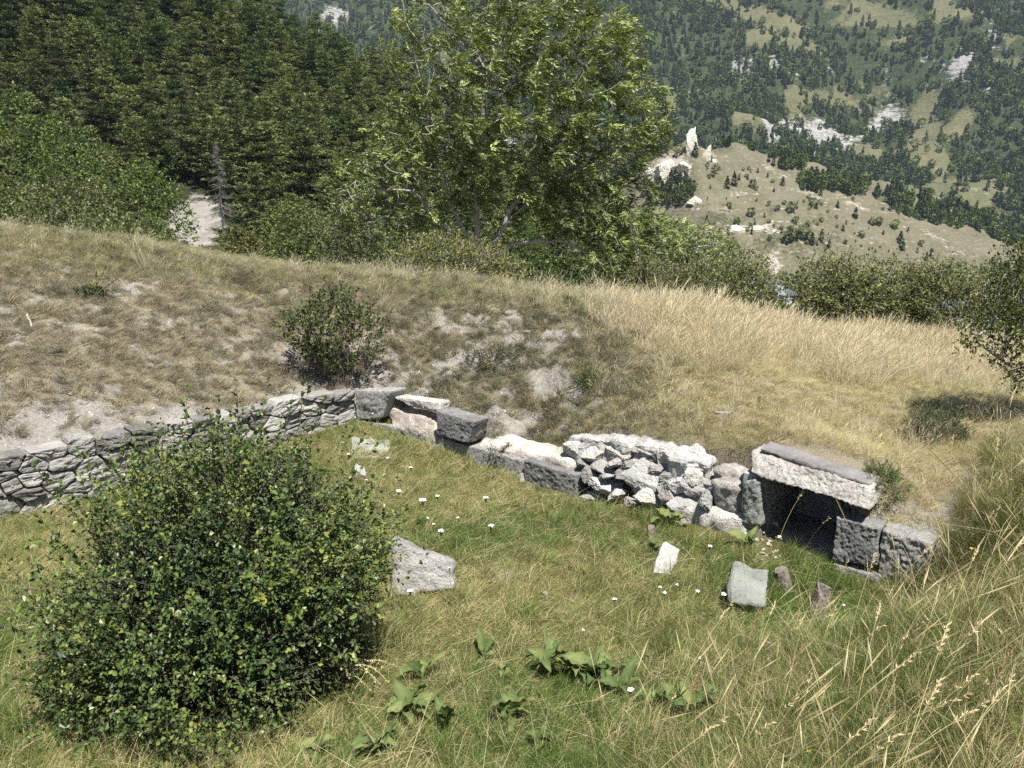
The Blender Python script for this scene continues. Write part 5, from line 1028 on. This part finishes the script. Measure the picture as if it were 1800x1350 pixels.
# broadleaf trees at the foot of the hillside, left
def bigleaf(name, label, px, py_top, y, h, w, seed, mat, n=1500, L=.2, wind=(.2, 0, 0), lean=0.0):
    p = at_y(px, py_top, y); e = [(0, 0, h * .62, w * .42, w * .4, h * .36), (-w * .28, 0, h * .45, w * .30, w * .3, h * .28), (w * .28, 0, h * .48, w * .30, w * .3, h * .3), (w * .1, -w * .15, h * .30, w * .34, w * .3, h * .22), (lean * w, 0, h * .82, w * .24, w * .24, h * .18)]
    return make_shrub(name, label, 'tree' if name.endswith('tree') else 'bush', (p[0], p[1], p[2] - h), e, n, seed, mat, M_TWIG, L, L * .55, L * 3.6, 8, up=.45, wind=wind, stems=5, gap=-.25, rad0=.012, rmax=.12)
M_D2 = foliage_mat('willow_leaves', [(.06, .074, .033), (.12, .135, .056), (.19, .20, .088), (.27, .28, .13)], .5, .22, .3)
M_D3 = foliage_mat('hazel_leaves', [(.042, .07, .015), (.088, .135, .026), (.14, .195, .04), (.22, .26, .07)], .5, .22, .3)
bigleaf('broadleaf_tree', 'tall light green broadleaf tree cut by the left edge of the picture', 10, 165, 44, 11, 7.5, 201, M_D3, 2000)
bigleaf('broadleaf_tree', 'leafy green tree beside the tall one at the left edge, darker at its foot', 120, 222, 50, 10.5, 7, 202, M_DEC, 1900)
bigleaf('bush', 'wide grey-green willow bush on the crest at the far left', 110, 318, 36, 6.5, 8, 203, M_D2, 1900, .16)
bigleaf('broadleaf_tree', 'rounded deep green tree standing just left of the scree', 252, 288, 58, 8.5, 5.2, 204, M_D3, 1700)
bigleaf('bush', 'low dark bush in the shade between the willow bush and the scree', 262, 388, 40, 3.2, 2.4, 205, M_DEC, 700, .14)
bigleaf('bush', 'low light green bush over the crest at the far left edge', 30, 395, 24, 2.2, 3.0, 206, M_D2, 700, .09)
bigleaf('bush', 'low light green bush below the willow bush', 165, 400, 26, 2.2, 3.4, 207, M_D3, 700, .09)
bigleaf('broadleaf_tree', 'small pale green tree seen left of the big ash under the forest', 612, 345, 70, 7, 5, 208, M_D2, 1000, .24)
bigleaf('broadleaf_tree', 'mid-green tree seen through the gap under the big ash limb', 965, 372, 60, 7.5, 6.5, 209, M_DEC, 1300, .22)
bigleaf('broadleaf_tree', 'dark tree low behind the bush at the foot of the big ash', 720, 372, 66, 7, 6, 210, M_DEC, 1000, .24)
bigleaf('broadleaf_tree', 'round green tree low behind the crest between the dead conifer and the pale tree', 520, 352, 74, 7, 6, 211, M_DEC, 1000, .24)
bigleaf('broadleaf_tree', 'dark green tree just behind the round shrub left of the hedge gap', 1245, 408, 90, 9, 9, 212, M_DEC, 1000, .3)
bigleaf('broadleaf_tree', 'dark green tree at the foot of the dry slope behind the drooping limb', 1165, 385, 100, 9, 9, 213, M_DEC, 1000, .3)

# ------------------------------------------------------------------ far trees
def far_tree(seed, conif, h=9):
    rg = np.random.default_rng(seed); mb = MB(); m = 110
    if conif: f = rg.uniform(0, 1, m) ** 1.2; z = h * (.08 + .92 * f); r = h * .23 * (1 - f) ** .8 * rg.uniform(.3, 1, m); a = rg.uniform(0, 6.28, m); P = np.stack([r * np.cos(a), r * np.sin(a), z], -1); D = np.stack([np.cos(a), np.sin(a), rg.uniform(-.2, .4, m)], -1)
    else: D = ball(m, rg); P = D * np.array([.36, .36, .40]) * h * rg.uniform(.55, 1, (m, 1)) + np.array([0, 0, h * .5])
    s = h * .17 * rg.uniform(.6, 1.3, m); leaves(mb, P - unit(D) * s[:, None] * .4, D + rg.normal(0, .4, (m, 3)), unit(rg.normal(0, .5, (m, 3)) + [0, 0, 1]), s, s * .75, np.clip(rg.normal(.42, .2, m), 0, 1)); tr = MB(); tubes(tr, (0, 0, -.8), (0, 0, h * .5), .16, .06, 4); return mb, tr
M_FARC = foliage_mat('far_conifer', [(.03, .043, .022), (.058, .078, .033), (.092, .115, .046), (.13, .15, .06)], .7, .0, .1, .5)
M_FARB = foliage_mat('far_broadleaf', [(.05, .072, .024), (.095, .13, .038), (.145, .18, .052), (.2, .23, .075)], .7, .1, .1, .5)
FT = [(far_tree(700 + i, i < 3), M_FARC if i < 3 else M_FARB) for i in range(6)]
cf = bpy.data.collections.new('src_far_tree')
for i, ((mb, tr), mt) in enumerate(FT): cf.objects.link(bpy.data.objects.new('far_tree_%02d' % i, mb.mesh('far_tree_%02d' % i, mt)))
gm = np.random.default_rng(88); M_ = 105000
yv = gm.uniform(545, 1230, M_); xv = gm.uniform(-.42, .78, M_) * yv; zv = h_mount(xv, yv); ux, uy = to_px(np.stack([xv, yv, zv], -1))
me_ = meadow_f(xv, yv, zv) + n2(xv, yv, .03, 4, 91) * .8; ro_ = rock_f(xv, yv, zv) + n2(xv, yv, .05, 4, 93) * .7
pr = np.clip(1.2 - smooth(.25, .62, me_) * 1.1 - smooth(.4, .9, ro_) * .95, .09, 1) * (.62 + .5 * n2(xv, yv, .012, 3, 95)); k = (gm.uniform(size=M_) < pr * .40) & (ux > -60) & (ux < 1880) & (uy > -130) & (uy < 480) & ~((ux < 470) & (uy > 60))
xv, yv, zv = xv[k], yv[k], zv[k]; n = len(xv); sc = gm.uniform(.55, 1.35, n); scatter('mountain_woods', 'dark mixed woods covering the far mountainside', 'woods', (cf, 6), np.stack([xv, yv, zv - .5], -1), np.stack([gm.normal(0, .05, n), gm.normal(0, .05, n), gm.uniform(0, 6.28, n)], -1), np.stack([sc, sc, sc * gm.uniform(.8, 1.25, n)], -1))
# valley and gully woods at the foot of and behind the dry hill
yv = gm.uniform(210, 500, 26000); xv = gm.uniform(.02, .80, 26000) * yv; zd = h_dry(xv, yv); zq = np.maximum(h_valley(xv, yv), zd); ux, uy = to_px(np.stack([xv, yv, zq], -1))
foot = (zq < -33 + 6 * n2(xv, yv, .03, 2, 97)) | (zd < h_valley(xv, yv) + 3); left = (ux < 1235) & (uy > 320); back = (yv > 440)
gul = np.zeros(len(xv), bool)
for cx, cy, rx, ry in [(1340, 255, 26, 14), (1395, 285, 45, 14), (1450, 325, 50, 14), (1190, 345, 30, 18), (1320, 235, 40, 10), (1500, 330, 30, 14), (1270, 250, 20, 8), (1180, 340, 40, 22), (1650, 372, 30, 9), (1600, 350, 40, 8), (1560, 340, 20, 8)]: gul |= ((ux - cx) / rx) ** 2 + ((uy - cy) / ry) ** 2 < 1
k = (foot & (gm.uniform(size=len(xv)) < .30) | gul & (gm.uniform(size=len(xv)) < .85) | back & (zd < -5) & (gm.uniform(size=len(xv)) < .5)) & (ux > 1050) & (ux < 1860); xv, yv, zq = xv[k], yv[k], zq[k]; n = len(xv); sc = gm.uniform(.4, .85, n)
scatter('gully_woods', 'trees and bushes crowding the gullies and foot of the dry hill', 'woods', (cf, 6), np.stack([xv, yv, zq - .4], -1), np.stack([gm.normal(0, .05, n), gm.normal(0, .05, n), gm.uniform(0, 6.28, n)], -1), np.stack([sc] * 3, -1))
# single conifers and bushes on the dry hill
zz = [(388, 705, 40), (416, 698, 40), (433, 682, 20), (486, 708, 30), (633, 797, 40), (722, 782, 40), (746, 740, 24), (810, 788, 24), (878, 820, 34), (648, 845, 28), (630, 905, 60), (680, 892, 52), (711, 920, 40), (748, 910, 42), (777, 940, 30), (480, 815, 36), (425, 852, 30), (902, 900, 28), (831, 878, 24), (843, 855, 16), (1012, 795, 32), (945, 850, 30), (968, 850, 30), (1030, 862, 36), (1050, 915, 40), (985, 892, 16), (1060, 945, 34), (1130, 932, 24), (1190, 720, 36), (1216, 762, 30), (1265, 777, 28),
      (1300, 808, 50), (1336, 822, 40), (345, 652, 34), (312, 636, 18), (205, 580, 40), (265, 582, 44), (500, 768, 12), (530, 828, 16), (596, 872, 16), (733, 858, 12), (806, 832, 16), (775, 895, 10), (1115, 962, 20), (1150, 985, 26), (985, 800, 12), (700, 800, 10), (560, 590, 30), (600, 700, 30), (1245, 740, 20), (1080, 880, 16), (395, 790, 24), (335, 670, 20), (450, 650, 14), (1170, 975, 30), (690, 560, 30), (1100, 760, 20), (870, 760, 14)]
gz2 = np.random.default_rng(21); zz += [(a, b, int(gz2.uniform(8, 20))) for a, b in zip(gz2.uniform(300, 1250, 170), gz2.uniform(560, 980, 170)) if b > 560 + (a - 380) * .42 + 40]
cprot = {}
for i, (a, b, s) in enumerate(zz):
    px, py = 1100 + a * .4593, b * .4593; q = hit(px, py + s * .16, h_dry, 300, 500)
    if q is None: continue
    h = s * .4593 * q[1] / FPX * 1.12; kk = i % 6; con = kk < 3
    if kk not in cprot:
        (m1, m2), mt = FT[kk]; o = tree_proto('conifer' if con else 'round_bush', m1, m2, mt); tag(o, 'dark little conifer standing alone on the dry slope' if con else 'dark round bush standing alone on the dry slope', 'tree' if con else 'bush', 'lone conifers on the dry hill' if con else 'lone bushes on the dry hill'); cprot[kk] = o; o.location = tuple(q); o.scale = (h / 9 * 1.25, h / 9 * 1.25, h / 9)
    else: copy_thing(cprot[kk], q, gm.uniform(0, 6.28), (h / 9 * 1.25, h / 9 * 1.25, h / 9))
# white earth pillars and cliff lumps on the hill
M_CLIFF = stone_mat('white_cliff', (.42, .38, .31), (.60, .56, .48), (.74, .71, .65), (.50, .39, .24), .25, 1.0, .8, 1.6)
for i, (px, py, w, h, lab) in enumerate([(1216, 242, 20, 26, 'white rock pillar at the very top of the dry hill'), (1246, 270, 15, 28, 'white rock pillar a little below the hilltop'), (1256, 284, 18, 14, 'white boulder at the foot of the lower rock pillar'), (1145, 298, 26, 24, 'leftmost white cliff knob on the side of the dry hill'), (1172, 292, 34, 36, 'tan and white cliff in the middle of the hill side scar'), (1202, 288, 28, 22, 'bright white cliff knob at the right end of the scar'), (1168, 318, 30, 26, 'tan lower cliff under the hill side scar'),
      (1332, 400, 22, 12, 'white outcrop low on the dry slope, left half'), (1350, 404, 20, 14, 'white outcrop low on the dry slope, right half'), (1298, 402, 22, 12, 'small pale outcrop low on the dry slope left of the white ones'), (1357, 462, 20, 26, 'pale cliff showing in the gap of the hedge'), (1225, 352, 30, 14, 'pale outcrop above the trees left of the dry slope')]):
    q = hit(px, py + h * .3, h_dry, 300, 500)
    if q is None: q = at_y(px, py, 330)
    if i < 3: q = at_y(px, py, 405) - np.array([0, 0, h * .10])
    s = q[1] / FPX; V, F = rock_verts((w * s * 1.2, w * s * .9, h * s * (2.1 if i < 2 else 1.35)), 800 + i, 4, 16, .18); mb = MB(); mb.add(V, F); tag(mb.obj('rock_outcrop', M_CLIFF, loc=tuple(q + np.array([0, 1.0, 0]))), lab, 'rock')
# power lines before the far mountain
for i, (a, b, c, d) in enumerate([(515, -6, 760, 62), (520, 2, 760, 72), (505, -14, 760, 48), (540, -4, 760, 50)]):
    A, B = at_y(a, b, 430), at_y(c, d, 560); A2 = A + (A - B) * .5; B2 = B + (B - A) * 2.2; t = np.linspace(0, 1, 24)[:, None]; P = A2 + (B2 - A2) * t; P[:, 2] += (t[:, 0] - .5) ** 2 * 30 - 2.2
    mb = MB(); path_tube(mb, P, .045, 4); tag(mb.obj('power_line', plain_mat('cable', (.16, .165, .17), .6)), 'thin grey power line crossing before the far mountain, ' + ['second from the bottom', 'lowest of the four', 'topmost of the four', 'second from the top'][i], 'power line', 'power lines at the top left')
# pale houses in the valley behind the hedge gap
M_HW, M_HR, M_WIN = plain_mat('house_wall', (.62, .64, .66), .8, .06, 1), plain_mat('house_roof', (.25, .27, .31), .7, .1, 2), plain_mat('window_glass', (.05, .06, .07), .2, .1, 1)
for px, py, yy, w, h, lab in [(1366, 512, 300, 5.2, 6.5, 'tall pale blue-white house glimpsed through the gap in the hedge'), (1392, 528, 290, 6, 3.5, 'low pale building glimpsed right of the tall one through the hedge'), (1690, 560, 150, 6, 3.0, 'pale roofed building glimpsed under the hedge near the small tree')]:
    p = at_y(px, py, yy); o = thing('house', lab, 'house', (p[0], p[1], p[2] - h * .5)); c = np.array([[[(-w / 2, 0, -9), (-w / 2, 0, h)], [(-w / 2, w, -9), (-w / 2, w, h)]], [[(w / 2, 0, -9), (w / 2, 0, h)], [(w / 2, w, -9), (w / 2, w, h)]]], float); mb = MB(); hexa(mb, c, (2, 2, 2), 0, 1, 0, .05, 0); mb.obj('wall', M_HW, o)
    mb = MB(); V = [(-w * .6, -.4, h + .05), (w * .6, -.4, h + .05), (w * .6, w + .4, h + .05), (-w * .6, w + .4, h + .05), (0, -.4, h + w * .3), (0, w + .4, h + w * .3)]; mb.add(V, [[0, 3, 5, 4], [1, 4, 5, 2], [0, 1, 2, 3]]); mb.add(V, [[0, 1, 4], [2, 3, 5]]); mb.obj('roof', M_HR, o)
    for i in (-1, 1):
        for j in range(int(h // 2.6)): mb = MB(); x0_, z0_ = i * w * .24, 1.0 + j * 2.6; c = np.array([[[(x0_ - .4, -.06, z0_), (x0_ - .4, -.06, z0_ + 1.2)], [(x0_ - .4, .05, z0_), (x0_ - .4, .05, z0_ + 1.2)]], [[(x0_ + .4, -.06, z0_), (x0_ + .4, -.06, z0_ + 1.2)], [(x0_ + .4, .05, z0_), (x0_ + .4, .05, z0_ + 1.2)]]]); hexa(mb, c, (1, 1, 1), 0, 1, 0, .01, 0); mb.obj('window', M_WIN, o)

# ------------------------------------------------------------------ plants and flowers in the pit
M_DOCK = foliage_mat('broad_herb_leaves', [(.05, .08, .03), (.085, .125, .042), (.135, .175, .062), (.25, .24, .09)], .7, .2, .15, .5)
def big_leaf(L, Wd, arch, seed):
    rg = np.random.default_rng(seed); nu, nv = 9, 5; u = np.linspace(0, 1, nu); v = np.linspace(-1, 1, nv); U, V = np.meshgrid(u, v, indexing='ij'); wid = np.sin(np.pi * np.clip(U * .93 + .07, 0, 1) ** .8) ** .75 * Wd * .5 * (U > .02) + .006
    X = L * U * (1 - .25 * arch * U); Z = L * (arch * (U - U ** 2 * 1.15)) + np.abs(V) * wid * .35 + .010 * np.sin(U * 22 + V * 3) * np.abs(V) + .02 * np.sin(U * 4 + seed) * V; Y = V * wid + .01 * np.sin(U * 5 + seed); I = np.arange(nu * nv).reshape(nu, nv)
    mb = MB(); mb.add(np.stack([X, Y, Z], -1).reshape(-1, 3), np.stack([I[:-1, :-1], I[1:, :-1], I[1:, 1:], I[:-1, 1:]], -1).reshape(-1, 4), (.45 + .2 * (1 - np.abs(V)) + .1 * rg.normal(size=U.shape)).ravel()); return mb.mesh('leaf', M_DOCK, True)
LEAFM = [big_leaf(.24, .07, .45, 1), big_leaf(.20, .062, .7, 2), big_leaf(.27, .075, .3, 3), big_leaf(.18, .062, .9, 4)]
gp = np.random.default_rng(9)
for px, py, n, s, lab in [(965, 1178, 10, 1.05, 'upright broad-leaved plant, left one of the pair in the middle of the near pit'), (1048, 1196, 12, 1.15, 'spreading broad-leaved plant, right one of the pair in the middle of the near pit'), (745, 1190, 5, .85, 'few broad pale leaves in the grass right of the bush foot'), (718, 1262, 10, 1.05, 'broad-leaved rosette with yellowing leaves nearest the lower right of the bush'),
      (895, 1278, 9, 1.0, 'blue-green broad-leaved plant below the middle pair'), (1170, 1272, 8, .9, 'half withered broad-leaved plant at the start of the near bank'), (945, 1340, 6, .8, 'broad leaves at the bottom edge of the picture, middle'), (668, 1345, 8, .95, 'broad leaves at the bottom edge below the yellowing rosette'), (1182, 925, 6, 1.05, 'dock with drooping leaves below the white ledge'), (1150, 968, 3, .8, 'two or three broad leaves by the wooden stake end'),
      (1318, 972, 4, .95, 'dock leaves at the left foot of the doorway'), (1110, 1180, 4, .75, 'small broad leaves right of the middle pair'), (850, 1150, 4, .7, 'low broad leaves above the blue-green plant'), (560, 1345, 5, .8, 'broad leaves at the bottom edge under the bush'), (1010, 1190, 8, .9, 'small rosette squeezed between the broad-leaved pair'), (780, 1290, 6, .8, 'broad leaves between the yellowing rosette and the blue-green plant'), (1090, 1225, 5, .8, 'low broad leaves below the small right-hand leaves'), (1215, 1310, 7, .9, 'broad-leaved plant at the bottom edge before the near bank'), (880, 1185, 4, .7, 'narrow leaved sprig left of the upright broad-leaved plant')]:
    p = at_z(px, py, .02); o = thing('broadleaf_plant', lab, 'plant', (p[0], p[1], gz(p[0], p[1])))
    for i in range(n):
        l = link('leaf', LEAFM[int(gp.integers(0, 4))], o); e = gp.uniform(.15, 1.05); l.rotation_euler = (gp.normal(0, .25), -e, i * 2.4 + gp.normal(0, .3)); q = s * gp.uniform(.75, 1.15); l.scale = (q, q, q); l.location = (gp.normal(0, .015), gp.normal(0, .015), .02 + gp.uniform(0, .05))
M_STEM = plain_mat('green_stem', (.16, .19, .07), .7); M_WHITE = plain_mat('white_petals', (.80, .80, .76), .6, .05); M_YEL = plain_mat('yellow_petals', (.80, .58, .04), .6, .08); M_PUR = plain_mat('violet_petals', (.30, .20, .52), .6, .1)
def flower(name, label, group, px, py, hz, mat, r, seed, nfl):
    rg = np.random.default_rng(seed); r = r * .78; P = at_z(px, py, hz); z = gz(P[0], P[1]); bx, by = rg.normal(0, .03, 2); o = thing(name, label, 'flower', (P[0] + bx, P[1] + by, z), group); top = np.array([-bx, -by, hz - z]); mb = MB(); t = np.linspace(0, 1, 5)[:, None]
    path_tube(mb, top * t + np.array([bx, by, 0]) * (t - t ** 2) * .8, .002, 4); hd = MB()
    for i in range(nfl):
        a = i * 2.4; rr = r * math.sqrt((i + .3) / nfl); c = top + np.array([rr * math.cos(a), rr * math.sin(a), .012 - rr * rr * 3 + rg.normal(0, .003)]); q = r * .42; an = np.arange(6) / 6 * 6.283; V = np.concatenate([[c + [0, 0, .003]], c + np.stack([np.cos(an) * q, np.sin(an) * q, rg.normal(0, .002, 6)], -1)]); k = np.arange(6); hd.add(V, np.stack([k * 0, k + 1, (k + 1) % 6 + 1], -1))
        if nfl > 3: tubes(mb, top - [0, 0, .05], c, .001, .001, 3)
    mb.obj('stem', M_STEM, o); hd.obj('flower_head', mat, o)
for i, (px, py, r) in enumerate([(701, 864, .028), (743, 880, .036), (769, 873, .022), (854, 876, .026), (775, 934, .026), (863, 925, .026), (722, 823, .022), (682, 806, .018), (762, 923, .014), (644, 845, .014), (752, 912, .012), (721, 1040, .022), (1080, 1055, .018), (1108, 1214, .02), (1168, 1044, .014), (1226, 1041, .016), (1272, 1046, .018), (1248, 962, .018), (1230, 1160, .010), (1370, 945, .016), (1160, 1034, .012), (1025, 1110, .010), (612, 800, .016), (655, 728, .014), (1543, 1208, .018), (1190, 1030, .012), (805, 912, .012), (790, 1000, .01), (1483, 1066, .012)]):
    flower('umbel_flower', 'white flat-topped flower on a thin stem in the pit grass', 'white umbel flowers in the pit grass', px, py, .22 + .12 * gp.uniform(), M_WHITE, r * 1.15, 900 + i, 15)
for i, (px, py, hz, lab) in enumerate([(1592, 1070, .3, 'yellow flower, left of two below the right blocks'), (1604, 1068, .3, 'yellow flower, right of two below the right blocks'), (1707, 966, .75, 'yellow flower against the last block at the bank'), (1422, 1325, .8, 'yellow flower on the near bank at the bottom')]): flower('yellow_flower', lab, 'yellow flowers', px, py, hz, M_YEL, .016, 950 + i, 6)
for i, (px, py, hz, lab) in enumerate([(1352, 1132, .3, 'violet flower among tall stalks below the doorway'), (1457, 1152, .3, 'upper violet flower left of the near bank'), (1456, 1163, .28, 'lower violet flower left of the near bank')]): flower('violet_flower', lab, 'violet flowers', px, py, hz, M_PUR, .012, 960 + i, 5)
# tall seed stalks of the near bank
M_SEED = plain_mat('seed_head', (.55, .45, .26), .8, .2); M_SEED2 = plain_mat('rusty_seed_head', (.36, .21, .12), .8, .2); M_STK = plain_mat('straw_stalk', (.42, .38, .19), .7, .2)
def stalk_mesh(seed, h, lean, mat_h, fat):
    rg = np.random.default_rng(seed); t = np.linspace(0, 1, 9); P = np.stack([lean * h * t ** 1.6, rg.normal(0, .05) * h * t ** 1.5, h * t * (1 - .25 * lean * t)], -1); st = MB(); path_tube(st, P, np.linspace(.0024, .0011, 9), 5); hd = MB(); top = P[-1]; d = unit(P[-1] - P[-2]); m = int(30 * fat); f = rg.uniform(0, 1, m); Q = top + d * ((f - .25) * .11 * fat)[:, None]
    leaves(hd, Q, unit(d + rg.normal(0, .33, (m, 3))), rg.normal(size=(m, 3)), .022 * rg.uniform(.7, 1.3, m), .0055, .5); return st.mesh('stem', M_STK, True), hd.mesh('seed_head', mat_h)
SM = [stalk_mesh(40 + i, h, l, mh, ft) for i, (h, l, mh, ft) in enumerate([(.62, .35, M_SEED, 1.0), (.75, .45, M_SEED, 1.2), (.52, .2, M_SEED, .8), (.68, .6, M_SEED, 1.3), (.45, .15, M_SEED2, 1.5), (.58, .3, M_SEED, 1.0)])]
tips = [(1345, 1110, 4), (1362, 1100, 0), (1380, 1098, 5), (1235, 1110, 3), (1420, 1175, 4), (1490, 1160, 1), (1440, 1080, 5), (1500, 1095, 0), (1525, 1195, 3), (1600, 1150, 2), (1640, 1190, 0), (1665, 1205, 1), (1690, 1120, 5), (1620, 1060, 0), (1665, 1050, 2), (1740, 1060, 1), (1760, 965, 0), (1765, 915, 2), (1720, 905, 5), (1770, 1130, 3), (1785, 1190, 4), (1560, 1250, 3), (1500, 1290, 0), (1450, 1240, 2), (1700, 1270, 3), (1610, 1290, 1), (1760, 1290, 5), (1240, 1220, 4), (1190, 1250, 2), (1300, 1260, 0), (1365, 1230, 5), (1405, 1300, 1), (1570, 1120, 0), (1660, 960, 2), (1545, 1010, 5), (1740, 840, 0), (1700, 790, 2), (1780, 800, 5), (1595, 975, 0), (1490, 1000, 2), (1400, 880, 5), (1440, 905, 0), (1130, 1290, 3), (1650, 1120, 1), (1720, 1000, 0)]
for i, (px, py, k) in enumerate(tips):
    st, hd = SM[k]; h = [.62, .75, .52, .68, .45, .58][k]; yy = 3.6
    for _ in range(12):     # root found on the ground under the tip
        q = at_y(px, py, yy); zt = q[2] - gz(q[0] - .12, q[1]); yy += (zt - h * .9) * .9 if abs(zt) < 5 else 0; yy = min(max(yy, 2.4), 7.2)
    q = at_y(px, py, yy); o = thing('grass_stalk', 'tall straw-coloured grass stalk with a seed head on the near bank' if k != 4 else 'tall grass stalk with a rusty brown seed head on the near bank', 'grass stalk', (q[0] - .14, q[1], q[2] - h * .9), 'tall seed stalks on the near bank', gp.normal(.0, .5)); link('stem', st, o); link('seed_head', hd, o)
# weeds, sticks
p = at_y(165, 545, 11.9); o = thing('spiked_weed', 'greenish weed with yellow leaning spikes on the bare mound', 'plant', (p[0], p[1], gz(p[0], p[1]))); rg = np.random.default_rng(15); lf = MB()
for dx, h in ((.28, .50), (.12, .42), (.42, .30), (-.02, .25)):
    mb = MB(); t = np.linspace(0, 1, 6)[:, None]; A = np.array([rg.normal(0, .03), 0, 0]); B = np.array([dx, 0, h]); Pp = A + (B - A) * t; path_tube(mb, Pp, .006, 4); m = 60; f = rg.uniform(.45, 1, m); leaves(mb, A + (B - A) * f[:, None], rg.normal(size=(m, 3)) + [0, 0, .5], rg.normal(size=(m, 3)), .03, .014, .95); mb.obj('spike', M_GREENP, o)
leaves(lf, rg.normal(0, .08, (160, 3)) * [1.4, 1, .3] + [0, 0, .06], rg.normal(size=(160, 3)) + [.3, 0, .8], rg.normal(size=(160, 3)) + [0, 0, 1], .12, .03, rg.uniform(.1, .5, 160), 'leaf'); lf.obj('leaves', M_JUN, o)
def stick(name, label, a, ya, b, yb, r, mat, lift=.03, twigs=0):
    A, B = at_y(*a, ya), at_y(*b, yb); mb = MB(); t = np.linspace(0, 1, 7)[:, None]; P = (A - B) * .5 * (1 - 2 * t) + rgS.normal(0, r * .8, (7, 3)); c = (A + B) / 2; path_tube(mb, P, np.linspace(r, r * .55, 7), 6)
    for _ in range(twigs): q = P[rgS.integers(1, 6)]; tubes(mb, q, q + unit(rgS.normal(size=3) + unit(B - A)) * .16, r * .5, r * .2, 4)
    return tag(mb.obj(name, mat, loc=tuple(c)), label, 'stick')
rgS = np.random.default_rng(2); stick('stick', 'short bleached white stick standing on the bare mound at the far left', (48, 552), 10.75, (62, 590), 10.3, .014, plain_mat('bleached_wood', (.55, .51, .48), .8)); stick('dead_twig', 'grey dead twig in the grass at the lower left edge', (48, 1172), 5.0, (0, 1245), 4.55, .006, M_DEAD, 0, 5)
p = at_z(590, 1180, .05); o = thing('dead_weed', 'arching dry weed stems at the lower right of the bush', 'plant', (p[0], p[1], gz(p[0], p[1]))); 
for i in range(9):
    mb = MB(); t = np.linspace(0, 1, 8)[:, None]; d = np.array([gp.uniform(.15, .45), gp.uniform(-.35, .1), 0]); P = d * t + np.array([0, 0, .42 * gp.uniform(.6, 1.1)]) * (t * 1.6 - 1.35 * t ** 2); path_tube(mb, P, np.linspace(.0035, .0015, 8), 4); m = 26; f = gp.uniform(.3, 1, m); leaves(mb, np.stack([np.interp(f, t[:, 0], P[:, j]) for j in range(3)], -1), gp.normal(size=(m, 3)), gp.normal(size=(m, 3)), .016, .012, .5); mb.obj('stem', M_STK, o)
# ------------------------------------------------------------------ the valley air
hz = MB(); xs, ys, zs = (-1500, 2100), (-120, 1500), (-110, 470); V = [(a, b, c) for a in xs for b in ys for c in zs]; hz.add(V, [[0, 1, 3, 2], [4, 6, 7, 5], [0, 4, 5, 1], [2, 3, 7, 6], [0, 2, 6, 4], [1, 5, 7, 3]])
mh = bpy.data.materials.new('air'); mh.use_nodes = True; t = mh.node_tree; t.nodes.clear(); vo = t.nodes.new('ShaderNodeVolumePrincipled'); vo.inputs['Density'].default_value = 0.9e-4; vo.inputs['Color'].default_value = (.62, .80, 1.0, 1); oo = t.nodes.new('ShaderNodeOutputMaterial'); t.links.new(vo.outputs[0], oo.inputs['Volume'])
tag(hz.obj('haze', mh), 'thin bluish haze filling the valley air', 'haze', kind='stuff')
